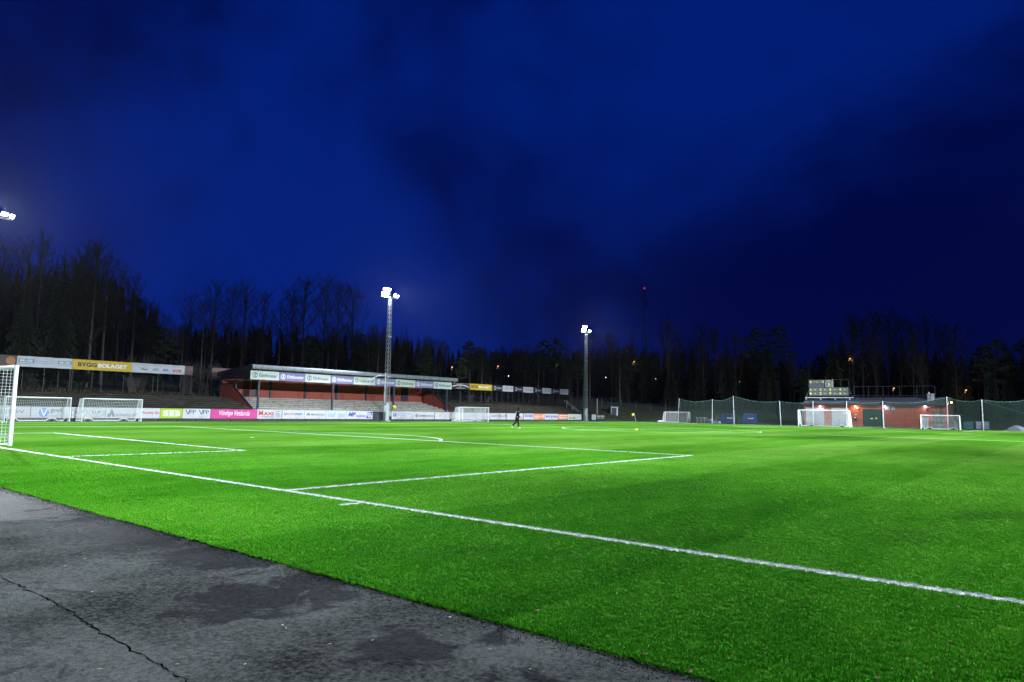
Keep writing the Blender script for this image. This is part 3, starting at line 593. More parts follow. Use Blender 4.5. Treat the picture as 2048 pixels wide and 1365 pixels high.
# ---- the stand
st = thing('spectator_stand', 'covered spectator stand with red boarded walls, pale concrete tiers and sloping roof', 'stand', (-37.4, YS0, 0))
def S_(m, name, mats, parent=None, **k):
    """build in world coordinates, then hang under the stand"""
    o = m.build(name, mats, parent or st, **k); o.location = (37.4, -YS0, 0) if parent is None else (0, 0, 0); return o
n = 6; xb = -44.6; x0 = -38.2; dx = (x0-xb)/n; rz = (2.62-1.30)/n
S_(MB().box(-37.62, -37.46, YS0+.1, YS1-.1, -.1, 1.24), 'front_wall', CONC)
S_(MB().box(x0-.02, -37.64, YS0+.1, YS1-.1, .9, 1.22), 'walkway', CONC)
rt_ = random.Random(21)
for i in range(n+1):
    za = 1.30+rz*i; xa = x0-dx*i
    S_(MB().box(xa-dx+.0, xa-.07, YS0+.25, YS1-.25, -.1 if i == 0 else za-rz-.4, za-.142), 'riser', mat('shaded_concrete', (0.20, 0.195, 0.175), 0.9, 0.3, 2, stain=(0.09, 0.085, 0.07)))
    yy = YS0+.3; k = 0
    while yy < YS1-.4:
        L = min(2.38, YS1-.3-yy)
        o = S_(MB().box(xa-dx+.05, xa, yy+.008, yy+L-.008, za-.14, za), 'tier_slab', CONC); o.location.z += rt_.uniform(-.012, .012); o.location.x += rt_.uniform(-.02, .02); yy += L
# back wall of vertical boards (each board its own piece), pilasters and door openings
XB = -45.0
bd = {}
gaps = [(onx(485, 790, XB)[1], onx(500, 790, XB)[1]), (onx(802, 805, XB)[1], onx(817, 805, XB)[1])]
greys = [(onx(501, 790, XB)[1], onx(512, 790, XB)[1])]
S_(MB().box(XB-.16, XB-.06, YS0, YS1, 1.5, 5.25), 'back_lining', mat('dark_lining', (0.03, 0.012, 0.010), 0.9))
yy = YS0+.05; rb_ = random.Random(31)
bm_ = MB().box(0, .035, .004, .176, 0, 2.62).mesh('wall_board', REDWOOD)
while yy < YS1-.2:
    mid = yy+.09
    if not any(a < mid < b for a, b in gaps+greys):
        o = put('wall_board', bm_, st, (XB-.05+37.4+rb_.uniform(0, .008), yy-YS0, 2.58+rb_.uniform(-.01, .01)))
    yy += .18
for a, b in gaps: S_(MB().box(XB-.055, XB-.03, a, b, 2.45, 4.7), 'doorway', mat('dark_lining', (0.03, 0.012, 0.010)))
for a, b in greys+[gaps[1]]: S_(MB().box(XB-.028, XB+.0, a+.05, b-.05, 2.55, 3.6), 'door', DARKSTEEL)
for p in (540, 609, 672.6, 732, 783): 
    yp = onx(p, 790, XB)[1]; S_(MB().box(XB+.0, XB+.16, yp-.12, yp+.12, 2.5, 5.3), 'pilaster', DARKSTEEL)
S_(MB().box(XB+.0, XB+.06, YS0+.2, YS1-.2, 3.50, 3.57), 'rail', REDWOOD); S_(MB().box(XB+.0, XB+.06, YS0+.2, YS1-.2, 2.66, 2.73), 'rail', REDWOOD)
# side walls: boards following the slope
for ys_, nm in ((YS0, 'left'), (YS1, 'right')):
    def top(x): return 4.0 if x < -42.9 else 4.0-(x+42.9)/( -38.3+42.9)*(4.0-1.35)
    x = -45.4
    while x < -38.45:
        xe = min(x+.18, -38.4)
        m = MB().prism([(x+.003, 0.6), (xe-.003, 0.6), (xe-.003, top(xe)), (x+.003, top(x))], 'y', ys_-.02, ys_+.02)
        S_(m, 'side_board', REDWOOD); x += .18
    cap = [(-45.4, 4.0), (-42.9, 4.0), (-38.3, 1.35)]
    m = MB()
    for (a, b), (c, d) in zip(cap[:-1], cap[1:]): m.prism([(a, b), (c, d), (c, d+.12), (a, b+.12)], 'y', ys_-.07, ys_+.07)
    S_(m, 'side_cap', DARKSTEEL)
    S_(MB().box(-38.45, -38.22, ys_-.08, ys_+.08, .6, 1.5), 'newel_post', DARKSTEEL)
    # upper gable framing
    S_(MB().box(-45.5, -45.3, ys_-.1, ys_+.1, .5, 5.2), 'end_post', DARKSTEEL); S_(MB().box(-42.0, -41.85, ys_-.06, ys_+.06, 3.6, 5.4), 'end_post', DARKSTEEL)
    S_(MB().prism([(-45.3, 4.55), (-38.9, 4.62), (-38.9, 5.55), (-45.3, 5.02)], 'y', ys_-.03, ys_+.03), 'gable_panel', mat('dark_gable_boards', (0.022, 0.022, 0.035), 0.7))
# front posts
for p in (516, 664.5, 787, 893):
    yp = onx(p, 800, -38.8)[1]; S_(MB().box(-38.89, -38.71, yp-.10, yp+.10, 1.18, 5.6), 'post', DARKSTEEL)
# roof: sloping slab, dark side edges, weathered metal fascia in sheets
RY0, RY1 = onx(505, 733, -38.5)[1], onx(915.5, 760, -38.5)[1]
rf = S_(MB().prism([(-45.9, 5.02), (-38.62, 5.64), (-38.62, 6.10), (-45.9, 5.42)], 'y', RY0, RY1), 'roof', mat('roof_edge', (0.020, 0.022, 0.045), 0.6))
FASC = mat('weathered_fascia', (0.22, 0.25, 0.30), 0.5, 0.12, 1.2, metal=0.2, stain=(0.12, 0.13, 0.13), stain_scale=1.3, stretch=(1, 1.5, .25))
ns = 9; fl = (RY1-RY0)/ns
prof = [(-38.60, 5.62), (-38.50, 5.63), (-38.44, 5.72), (-38.42, 5.86), (-38.44, 6.02), (-38.52, 6.12), (-38.75, 6.14), (-38.75, 6.115), (-38.60, 6.105)]
for i in range(ns):
    S_(MB().prism(prof, 'y', RY0+fl*i+.004, RY0+fl*(i+1)-.004), 'fascia_sheet', FASC)
S_(MB().box(-45.95, -38.8, RY0-.015, RY0-.002, 4.99, 5.0).prism([(-45.95, 5.0), (-38.6, 5.62), (-38.6, 6.13), (-45.95, 5.45)], 'y', RY0-.05, RY0-.003), 'barge_board', DARKSTEEL)
S_(MB().prism([(-45.95, 5.0), (-38.6, 5.62), (-38.6, 6.13), (-45.95, 5.45)], 'y', RY1+.003, RY1+.05), 'barge_board', DARKSTEEL)
for i in range(7):
    yp = RY0+.6+(RY1-RY0-1.2)*i/6; S_(MB().prism([(-45.2, 4.83), (-38.75, 5.36), (-38.75, 5.60), (-45.2, 5.06)], 'y', yp-.07, yp+.07), 'rafter', DARKSTEEL)
# sign panels along the roof edge
bounds = [501, 558, 611, 661, 708, 751, 792, 831, 868, 904]
GS = 'signs along the stand roof edge'
for i in range(9):
    light = i % 2 == 0
    fg = 'navy' if light else 'w'
    if i == 4:
        its = [('grey', 'poly', [(.07, .82), (.21, .82), (.21, .45), (.14, .22), (.07, .45)]), ('w', 'line', [(.09, .6), (.14, .5), (.19, .6)], .08), ('yel', 'rect', .12, .16, .68, .8), ('k', 't', 'Hvetlanda GIF', .25, .95, .34, .66, {'b': .015, 's': .12})]
        lab = 'pale roof edge sign with a grey shield crest and dark lettering'
    else:
        its = [(fg, 'disc', .155, .5, .33, .26), (fg, 'rect', .135, .165, .30, .70), (fg, 'rect', .165, .205, .64, .70), (fg, 'rect', .165, .195, .47, .53), (fg, 'rect', .165, .205, .30, .36), (fg, 't', 'Elitfönster', .30, .94, .30, .70, {'b': .012})]
        lab = ('pale grey green roof edge sign with navy round emblem and lettering' if light else 'lilac roof edge sign with white round emblem and lettering')
    board(bounds[i], bounds[i+1], -38.62, 4.50, 5.45, 'ivory' if light else 'lilac', its, lab, name='roof_sign', cat='sign', group=GS+(' with round emblem, pale' if light else ' with round emblem, lilac') if i != 4 else None, gap=.006, posts=False, thick=.04, rows=(750, 755))

# ---- tall hoardings on posts behind the terraces
XU = -46.0; ZU0, ZU1 = 4.92, 5.92
GU = 'tall hoardings on posts behind the terraces'
def hoard(a, b, pan, items, label, **k): return board(a, b, XU, ZU0, ZU1, pan, items, label, name='hoarding', cat='hoarding', group=GU, gap=.01, thick=.05, rows=(740, 740), **k)
hoard(-150, 32.5, 'brown', [('ball', 'disc', .925, .5, .38)], 'dark brown hoarding with an orange ball printed on it')
hoard(32.5, 143.5, 'w', [('steelblue', 'rect', .02, .30, .42, .74), ('steelblue', 'rect', .73, .99, .42, .72), ('w', 't', 'BE-GE', .05, .27, .48, .68, {'b': .03}), ('w', 't', 'BE-GE', .76, .96, .48, .66, {'b': .03}), ('k', 't', 'Be-Ge Personbilar AB', .02, .29, .26, .34, {'b': 0}), ('k', 't', 'Be-Ge Personbilar AB', .73, .98, .26, .34, {'b': 0}), ('sky', 't', 'Din bilverkstad och bästa', .32, .71, .52, .66, {'b': 0}), ('sky', 't', 'återförsäljare i Vetlanda!', .32, .70, .32, .46, {'b': 0})], 'white hoarding with two steel blue name plates and blue small print')
hoard(143.5, 263, 'yel', [('k', 't', 'BYGG', .09, .40, .30, .72, {'b': .04}), ('w', 't', 'BOLAGET', .42, .92, .28, .70, {'b': .045})], 'wide yellow hoarding with black and white capitals, beside white small print')
hoard(263, 369.5, 'w', [('grey', 't', 'Kända varumärken, omtyckta av konsumenter', .06, .70, .80, .90, {'b': 0}), ('green', 't', 'metsätissue.com', .71, .97, .80, .90, {'b': 0}), ('green', 'line', [(.13, .56), (.17, .46), (.21, .56)], .05), ('green', 'line', [(.17, .46), (.17, .34)], .05), ('k', 't', 'Metsä', .19, .29, .30, .46, {'b': .03}), ('green', 'disc', .44, .40, .13, 0, 2.6), ('w', 't', 'serla', .40, .48, .34, .46), ('blue', 'poly', [(.58, .28), (.68, .28), (.68, .50), (.585, .50)]), ('w', 't', 'Lambi', .595, .67, .32, .44), ('red', 'rect', .77, .93, .26, .50), ('w', 't', 'Katrin', .80, .90, .32, .44)], 'white hoarding with a row of small green, blue and red logos')
hoard(369.5, 386, 'rust', [], 'short empty rust brown hoarding, beside the one with small logos')
hoard(424, 470, 'rust', [], 'empty rust brown hoarding partly hidden by the stand roof')
hoard(880, 940, 'brown', [('w', 't', 'Läs allt om Hammaren', .30, .98, .84, .96, {'b': 0}), ('w', 'line', [(.42, .40), (.55, .60), (.70, .68), (.85, .58), (.97, .38)], .14), ('w', 't', '&', .66, .72, .34, .50), ('w', 't', 'SNICKERI', .56, .84, .10, .24)], 'dark brown hoarding with arched white script by the stand roof')
hoard(940, 985, 'yel', [('k', 't', 'BYGG', .08, .38, .34, .74, {'b': .03}), ('w', 't', 'BOLAGET', .39, .92, .32, .72, {'b': .045})], 'short yellow hoarding with black and white capitals, between dark hoardings')
hb = [985, 1006, 1027, 1047, 1067, 1085.5, 1103, 1120, 1137]
for i in range(8):
    lt = i % 2 == 1; fg = 'grey' if lt else 'w'
    r = hoard(hb[i], hb[i+1], 'w' if lt else 'dark', [(fg, 'line', [(.20, .76), (.34, .70), (.38, .50), (.34, .30), (.20, .24)], .09), (fg, 'rect', .20, .31, .47, .54), (fg, 't', 'Hydro', .44, .90, .32, .68, {'b': .01})], 'pale grey square hoarding with dark grey word and bracket emblem' if lt else 'near black square hoarding with white word and bracket emblem')
    r['group'] = 'square hoardings with bracket emblem, '+('pale' if lt else 'dark')
# ---- wire fence in front of the wood
def wire_fence(pts, label, hgt=1.9, step=3.0, name='wire_fence', m=None):
    r = thing(name, label, 'fence', (pts[0][0], pts[0][1], 0)); ox, oy = pts[0]
    P = []
    for (a, b), (c, d) in zip(pts[:-1], pts[1:]):
        L = math.hypot(c-a, d-b); k = max(1, int(L/step))
        for i in range(k): P.append((a+(c-a)*i/k, b+(d-b)*i/k))
    P.append(pts[-1])
    pm = MB().tube([(0, 0, -.3), (0, 0, hgt)], .03, 6).mesh('post', m or mat('fence_grey', (0.09, 0.10, 0.11), .6))
    for x, y in P: put('post', pm, r, (x-ox, y-oy, H(x, y)))
    for zz in (.1, hgt*.5, hgt-.05):
        MB().tube([(x-ox, y-oy, H(x, y)+zz) for x, y in P], .005, 4).build('wire', mat('fence_grey', (0.09, 0.10, 0.11), .6), r)
    wm = MB()
    for (x, y), (u, v) in zip(P[:-1], P[1:]):
        wm.add([(x-ox, y-oy, H(x, y)+.06), (u-ox, v-oy, H(u, v)+.06), (u-ox, v-oy, H(u, v)+hgt-.05), (x-ox, y-oy, H(x, y)+hgt-.05)], [(0, 1, 2, 3)])
    wm.build('wire_mesh', net_mat('chain_link', (0.03, 0.033, 0.036), .08), r)
    return r
wire_fence([(-47.2, -4), (-47.2, 102)], 'galvanised wire mesh fence along the wood behind the terraces')
wire_fence([(-47.5, 103), (-45.0, 122), (-20, 134), (-9, 136)], 'galvanised wire mesh fence on the grass bank past the handrail stairs')
# clearing of dry grass tufts on the bank (uncountable)
gm = MB(); rq = random.Random(17)
for k in range(5200):
    if k < 4200: x, y = rq.uniform(-47.4, -43.1), rq.uniform(-3, 100)
    else: x, y = rq.uniform(-46, -38.5), rq.uniform(97.5, 114)
    if YS0-1 < y < YS1+1 and x > -46.2: continue
    z = H(x, y)-.02+(.25 if x > -44.5 and y < 97 else 0); h = rq.uniform(.15, .55); a = rq.uniform(0, 6.28); w = rq.uniform(.02, .07)
    dx_, dy_ = math.cos(a)*w, math.sin(a)*w
    gm.add([(x-dx_, y-dy_, z), (x+dx_, y+dy_, z), (x+rq.uniform(-.2, .2), y+rq.uniform(-.2, .2), z+h)], [(0, 1, 2)])
o = gm.build('dry_grass', mat('dry_grass', (0.050, 0.043, 0.022), 0.95, 0.5, 3)); o['kind'] = 'stuff'; o['label'] = 'dry winter grass on the bank behind the terraces'; o['category'] = 'grass'
# ================================================================== GOALS
def net_panel(m, A, B, C, D, cell, r, sag=0.0):
    """strands of a quad panel A-B (bottom) to D-C (top)"""
    A, B, C, D = map(Vector, (A, B, C, D))
    nu = max(2, int((B-A).length/cell)); nv = max(2, int((D-A).length/cell))
    nrm = (B-A).cross(D-A).normalized()
    def P(u, v): return (A*(1-u)+B*u)*(1-v)+(D*(1-u)+C*u)*v + nrm*sag*math.sin(PI*u)*math.sin(PI*v)
    for i in range(nu+1): m.tube([P(i/nu, j/4) for j in range(5)], r, 3, cap=False)
    for j in range(nv+1): m.tube([P(i/6, j/nv) for i in range(7)], r, 3, cap=False)
def wheel(parent, x, y, r=.13):
    w = MB(); w.lathe([(r*.55, -.03), (r*.92, -.035), (r, -.015), (r, .015), (r*.92, .035), (r*.55, .03)], n=14)
    w.v = [(a, c, b) for a, b, c in w.v]
    o = w.build('wheel', RUBBER, parent); o.location = (x, y, r)
    h = MB(); h.lathe([(r*.54, -.025), (r*.54, .025)], n=10); h.v = [(a, c, b) for a, b, c in h.v]
    h.build('hub', GALV, o); return o
def goal(label, loc, rotz, w=7.32, h=2.44, dt=.9, db=1.9, cell=.12, nr=.006, pr=.06, lift=0.0, hump=True, group=None, name='football_goal', legs=True):
    """front frame in local x (width), net towards local +y"""
    g = thing(name, label, 'goal', loc, rotz, group)
    a = w/2+pr
    for s in (-1, 1):
        MB().prism([(s*a+pr*.85*math.cos(t*PI/6), pr*math.sin(t*PI/6)) for t in range(12)], 'z', lift, lift+h+pr*1.9).build('post', WHITE, g)
    MB().box(-w/2-.0, w/2+.0, -pr*.95, pr*.95, lift+h, lift+h+pr*1.9).build('crossbar', WHITE, g, bevel=.02)
    zt, zb = lift+h+pr*.9, lift+.06
    for s in (-1, 1):
        MB().tube([(s*a, pr, zt), (s*a, dt, zt-.02), (s*a, db, zb)], .022, 6).build('net_support', WHITE, g)
        MB().tube([(s*a, pr, zb), (s*a, db, zb)], .032, 6).build('side_base', WHITE, g)
    if hump:
        xs_ = [-w*.31, w*.31]; P = [(-a, db, zb)]
        for x in xs_: P += [(x-.42, db, zb), (x-.22, db, zb+.20), (x+.22, db, zb+.20), (x+.42, db, zb)]
        P.append((a, db, zb)); MB().tube(P, .04, 6).build('rear_base', WHITE, g)
        for x in xs_: wheel(g, x, db-.02, .12)
        for s in (-1, 1): wheel(g, s*(a-.16), .42, .12)
    else: MB().tube([(-a, db, zb), (a, db, zb)], .04, 6).build('rear_base', WHITE, g)
    m = MB()
    net_panel(m, (-a, db, zb), (a, db, zb), (a, dt, zt-.02), (-a, dt, zt-.02), cell, nr, sag=.10)
    for s in (-1, 1):
        net_panel(m, (s*a, .04, zb), (s*a, db*.98, zb), (s*a, dt, zt-.02), (s*a, .04, zt-.02), cell, nr, sag=.04)
    net_panel(m, (-a, .04, zt-.02), (a, .04, zt-.02), (a, dt, zt-.02), (-a, dt, zt-.02), cell, nr, sag=-.06)
    m.build('net', NETCORD, g)
    return g
# near goal, lifted on its transport wheels
pb = ong(19, 892, .11)
ng_ = goal('big white full-size goal with box net on transport wheels, at the goal area line', (pb[0]-3.72, pb[1], 0), PI, lift=.11, dt=1.6, db=1.75, cell=.10, nr=.0055, pr=.065, hump=False)
for s in (-1, 1):
    MB().tube([(s*3.72, .5, .42), (s*3.72, .78, .42), (s*3.72, .78, .14)], .03, 6).build('wheel_bracket', GALV, ng_)
    MB().tube([(s*3.72, .06, .40), (s*3.72, .5, .42)], .03, 6).build('wheel_bracket', GALV, ng_)
    wheel(ng_, s*3.72+.08*s, .78, .13); wheel(ng_, s*3.72-.10*s, 1.55, .13)
SG = dict(w=4.9, h=1.92, dt=.75, db=1.35, cell=.13, nr=.0075, pr=.045)
RW = PI/2        # mouth faces +x (the pitch), net towards -x
def side_goal(pa, pb_, X, row, label, **k):
    ya, yb = onx(pa, row, X)[1], onx(pb_, row, X)[1]; q = dict(SG); q.update(k); q['w'] = yb-ya-.09
    return goal(label, (X, (ya+yb)/2, -.03 if X < -35.7 else 0), RW, **q)
side_goal(8, 139, -34.3, 842, 'white junior goal parked before the boards, next to the big goal')
side_goal(163.5, 282, -34.4, 843, 'white junior goal parked before the grey pyramid and green oval boards')
side_goal(919, 970, -34.6, 845, 'white junior goal, rear one of the pair parked by the stand end', db=1.5)
side_goal(925, 977, -33.7, 845, 'white junior goal, front one of the pair parked by the stand end', db=1.6)
def end_goal(pa, pb_, Y, row, label, flip=False, **k):
    xa, xb_ = ony(pa, row, Y)[0], ony(pb_, row, Y)[0]; q = dict(SG); q.update(k); q['w'] = xb_-xa-2*q['pr']
    return goal(label, ((xa+xb_)/2, Y, 0 if Y < 107 else -.03), PI if flip else 0.0, **q)
end_goal(1597, 1698, 105.3, 853, 'white full-size goal on the far goal line before the grey roller doors', h=2.44, dt=.9, db=1.8, pr=.06, nr=.0065)
end_goal(1842, 1920, 105.9, 860, 'white junior goal before the red clubhouse end, netting draped over it', dt=.6, db=1.2, nr=.008)
end_goal(1331, 1380, 113.0, 845, 'small grey framed goal turned round behind the green ball net', flip=True, h=1.9, dt=.6, db=1.3, nr=.006, hump=False)

# ================================================================== FAR END: ball net, clubhouse and the things round it
YN = 107.45
def ball_net():
    posts = [(1356, 846, 1358.5, 798), (1424.5, 848, 1425, 800), (1468.5, 850, 1466.5, 793), (1562, 852, 1559, 803.5), (1626.5, 853, 1626, 803.5), (1694, 855, 1693, 803.5), (1767.5, 858, 1765, 804), (1896.5, 861.5, 1893.5, 795), (1967, 863, 1963.5, 800.5), (2085, 866, 2083, 795)]
    base = [ony(a, b, YN) for a, b, _, _ in posts]; tops = [ony(c, d, YN) for _, _, c, d in posts]
    nt = thing('ball_stop_net', 'tall dark green ball net strung between the pale posts behind the far goal', 'net', (base[0][0], YN+.08, 0))
    ox = base[0][0]
    def rope(i, t):
        z = tops[i][2]*(1-t)+tops[i+1][2]*t - (.35+.012*abs(base[i+1][0]-base[i][0]))*math.sin(PI*t)*(.6 if i in (3, 4, 5) else 1)
        return (base[i][0]*(1-t)+base[i+1][0]*t-ox, .02*math.sin(9*t), z)
    rp = []
    for i in range(len(posts)-1):
        k = 12; row = [rope(i, j/k) for j in range(k+1)]; rp += row[:-1]
        m = MB(); m.add([(x, y+.10*math.sin(x*1.7), .02) for x, y, z in row]+[(x, y+.05*math.sin(x*2.3), z*.5) for x, y, z in row]+row, [(j, j+1, k+2+j, k+1+j) for j in range(k)]+[(k+1+j, k+2+j, 2*k+3+j, 2*k+2+j) for j in range(k)])
        m.build('net_panel', net_mat('green_netting', (0.0006, 0.014, 0.011), .52), nt, smooth=True)
        v = MB()                                    # seams and hanging strands
        nn = int(abs(base[i+1][0]-base[i][0])/1.2)
        for q in range(1, max(1, nn)):
            x, y, z = rope(i, q/nn); v.tube([(x, y, .02), (x+.06*math.sin(q*3), y+.03, z*.5), (x, y, z)], .012, 3, cap=False)
        if nn > 1: v.build('strand', mat('green_cord', (0.003, 0.03, 0.02), .9), nt)
    rp.append(rope(len(posts)-2, 1)); MB().tube(rp, .03, 4).build('top_rope', mat('pale_rope', (0.07, 0.14, 0.12), .9), nt)
    a = rope(7, .02); 
    MB().tube([(tops[8][0]-ox, 0, tops[8][2]-.15), (base[9][0]-ox-.5, .3, 1.9)], .03, 4).build('stay_rope', mat('pale_rope', (0.07, 0.14, 0.12)), nt)
    for i, (b, t) in enumerate(zip(base[:-1], tops[:-1])):
        r = thing('net_post', 'pale galvanised pole carrying the green ball net', 'pole', (b[0], YN, -.03), 0, 'poles of the ball net')
        H_ = t[2]; lean = t[0]-b[0]
        if abs(lean) > .35: lean *= .5
        MB().tube([(0, 0, 0), (lean*.5, 0, H_*.5)], .075, 8).build('lower_tube', GALV, r); MB().tube([(lean*.5, 0, H_*.5), (lean, 0, H_+.1)], .062, 8).build('upper_tube', GALV, r)
        MB().box(-.16, .16, -.16, .16, 0, .035).build('base_plate', GALV, r); MB().tube([(lean, 0, H_+.1), (lean, 0, H_+.16)], .07, 8).build('cap', BLACKSTEEL, r)
ball_net()

# ---- clubhouse
YC = 115.0; CX0, CX1 = ony(1609, 830, YC)[0], ony(1893, 830, YC)[0]; CD = 7.5
ch = thing('clubhouse', 'long low red boarded clubhouse with grey ribbed metal roof', 'building', (CX0, YC, 0))
def C_(m, name, mats, parent=None, **k):
    o = m.build(name, mats, parent or ch, **k)
    if parent is None: o.location = (-CX0, -YC, 0)
    return o
def cx(p, row=830): return ony(p, row, YC)[0]
EAVE = 3.62
C_(MB().box(CX0, CX1, YC+.05, YC+CD, -.06, EAVE), 'wall', mat('wall_lining', (0.10, 0.028, 0.02), .9))
C_(MB().box(CX0-.03, CX1+.03, YC-.02, YC+CD+.03, -.06, .16), 'plinth', mat('plinth_concrete', (0.20, 0.20, 0.20), .9, .2))
CLAD = mat('clubhouse_red_boards', (0.42, 0.095, 0.055), 0.75, 0.15, 4.0, stain=(0.30, 0.07, 0.045), stretch=(3, 3, .4))
opens = [(1612, 1648.5, 2.95), (1663, 1697.5, 2.95), (1727, 1765, 2.85), (1866.5, 1888, 2.6)]
oo = [(cx(a), cx(b), h) for a, b, h in opens]
rc_ = random.Random(13)
x = CX0; bmA = MB().box(.006, .174, 0, .03, 0, EAVE-.18).mesh('board', CLAD); bmB = MB().box(-.035, .035, -.024, .0, 0, EAVE-.18).mesh('batten', CLAD)
while x < CX1-.1:
    hit = [h for a, b, h in oo if a-.09 < x+.09 < b+.0]
    if hit:
        m = MB().box(.006, .174, 0, .03, hit[0], EAVE-.02); o = m.build('board', CLAD, ch); o.location = (x-CX0, rc_.uniform(0, .005), 0)
    else:
        put('board', bmA, ch, (x-CX0, rc_.uniform(0, .005), .16)); put('batten', bmB, ch, (x-CX0, .0, .16))
    x += .18
for (a, b, h), kind in zip(oo, 'rrgd'):
    if kind == 'r':
        d = C_(MB().box(a, b, YC-.03, YC+.02, .12, h), 'roller_door', mat('roller_grey', (0.40, 0.43, 0.47), .5, .08, stain=(0.30, 0.32, 0.35)))
        zz = .12; lm = MB().box(0, b-a-.10, -.022, 0, .006, .334).mesh('slat', mat('roller_grey', (0.40, 0.43, 0.47)))
        while zz+.34 < h: put('slat', lm, d, (a+.05, YC-.032, zz)); zz += .34
        MB().box(a+(b-a)*.72, a+(b-a)*.84, YC-.075, YC-.056, .34, .40).build('handle', BLACKSTEEL, d)
    elif kind == 'g':
        GD = mat('dark_green_boards', (0.012, 0.040, 0.034), .6, .25, 3)
        d = C_(MB().box(a, b, YC-.02, YC+.02, .12, h), 'double_door', GD)
        nb = 16; w = (b-a)/nb; pm = MB().box(.006, w-.006, -.02, 0, 0, h-.14).mesh('board', GD)
        for i in range(nb): put('board', pm, d, (a+w*i, YC-.021, .13))
        MB().box((a+b)/2-.01, (a+b)/2+.012, YC-.055, YC-.042, .13, h-.02).build('meeting_strip', BLACKSTEEL, d)
        MB().box((a+b)/2-.35, (a+b)/2-.02, YC-.055, YC-.043, 1.22, 1.42).build('notice', mat('white_notice', (0.7, 0.7, 0.72)), d)
        MB().prism([((a+b)/2+.30, 1.27), ((a+b)/2+.62, 1.27), ((a+b)/2+.62, 1.45), ((a+b)/2+.46, 1.56), ((a+b)/2+.30, 1.45)], 'y', YC-.055, YC-.043).build('warning_sign', mat('warning_yellow', (0.62, 0.48, 0.03)), d)
        MB().tube([((a+b)/2+.08, YC-.05, 1.28), ((a+b)/2+.08, YC-.09, 1.28), ((a+b)/2+.2, YC-.09, 1.28)], .02, 6).build('handle', GALV, d)
    else:
        d = C_(MB().box(a, b, YC-.03, YC+.02, .12, h), 'door', mat('slate_door', (0.10, 0.11, 0.12), .6))
        MB().box(a+.08, b-.08, YC-.036, YC-.031, .2, h-.1).build('leaf', mat('slate_door_leaf', (0.12, 0.13, 0.14), .55), d); MB().tube([(a+.2, YC-.04, 1.1), (a+.2, YC-.09, 1.1), (a+.32, YC-.09, 1.1)], .018, 6).build('handle', GALV, d)
        MB().box(a+.35, a+.75, YC-.045, YC-.037, 2.0, 2.16).build('door_sign', mat('cream_sign', (0.6, 0.55, 0.4)), d)
C_(MB().box(cx(1842.5), cx(1856.5), YC-.30, YC-.04, -.02, 1.62), 'meter_cabinet', mat('cabinet_grey', (0.42, 0.45, 0.48), .5, .08))
for a, b, z0, z1 in ((1771, 1780.5, 2.68, 3.18), (1783, 1791, 2.68, 3.18)):
    v = C_(MB().box(cx(a), cx(b), YC-.08, YC-.03, z0, z1), 'air_vent', mat('vent_grey', (0.36, 0.38, 0.40), .5)); 
    for i in range(5): MB().box(cx(a)+.03, cx(b)-.03, YC-.10, YC-.082, z0+.04+i*.08, z0+.085+i*.08).build('louvre', mat('vent_grey', (0.36, 0.38, 0.40)), v)
C_(MB().box(cx(1709), cx(1714), YC-.20, YC-.03, .95, 1.55), 'mail_box', BLACKSTEEL); C_(MB().box(cx(1709.4), cx(1712.8), YC-.212, YC-.202, 1.36, 1.52), 'mail_label', mat('white_notice', (0.7, 0.7, 0.72)))
C_(MB().box(cx(1710.2), cx(1713), YC-.05, YC-.03, 1.85, 2.02), 'small_sign', mat('white_notice', (0.7, 0.7, 0.72)))
C_(MB().box(cx(1714), cx(1717), YC-.16, YC-.03, 2.86, 3.0), 'camera_housing', WHITE)
C_(MB().box(cx(1853), cx(1857.5), YC-.14, YC-.03, 2.70, 3.06), 'speaker_box', BLACKSTEEL)
MB_ = MB().tube([(cx(1883), YC-.10, EAVE), (cx(1883), YC-.10, .1)], .045, 6); C_(MB_, 'downpipe', BLACKSTEEL)
# roof: two slopes, standing ribs one by one
RID = EAVE+1.15; OV = .55; RX0, RX1 = CX0-.25, CX1+.25
RM = mat('ribbed_roof_metal', (0.075, 0.082, 0.095), .42, .2, 2, metal=.35)
ridge_y = YC+3.4
rs_ = (RID-EAVE)/(ridge_y-YC+OV)
rfo = C_(MB().prism([(YC-OV, EAVE-.02), (ridge_y, RID), (YC+CD+OV, EAVE-.1), (YC+CD+OV, EAVE-.2), (ridge_y, RID-.12), (YC-OV, EAVE-.14)], 'x', RX0, RX1), 'roof', RM)
# left hip: the roof end leans back
ribm = MB().prism([(YC-OV-.01, EAVE-.015), (ridge_y, RID+.003), (ridge_y, RID+.05), (YC-OV-.01, EAVE+.03)], 'x', -.035, .035).mesh('roof_rib', mat('rib_metal', (0.15, 0.165, 0.19), .4, .15, 2, metal=.35))
x = RX0+.1
while x < RX1: put('roof_rib', ribm, rfo, (x, 0, 0)); x += .40
C_(MB().box(RX0, RX1, YC-OV-.14, YC-OV-.012, EAVE-.17, EAVE-.04), 'gutter', BLACKSTEEL)
C_(MB().box(RX0+.02, RX1-.02, YC-OV+.02, YC+.02, EAVE-.22, EAVE-.16), 'soffit', mat('soffit_boards', (0.05, 0.03, 0.025), .9))
for p0, p1 in ((1853, 1863),):
    xx0, xx1 = cx(p0)-.05, cx(p1)+.15
    c_ = C_(MB().box(xx0, xx1, ridge_y-1.6, ridge_y-.8, EAVE+.45, EAVE+1.62), 'chimney', mat('chimney_metal', (0.22, 0.235, 0.26), .5, .15)); MB().box(xx0-.06, xx1+.06, ridge_y-1.66, ridge_y-.74, EAVE+1.62, EAVE+1.69).build('chimney_cap', GALV, c_)
    MB().tube([(xx0+.2, ridge_y-1.2, EAVE+1.69), (xx0+.2, ridge_y-1.2, EAVE+1.95)], .08, 8).build('flue', GALV, c_)
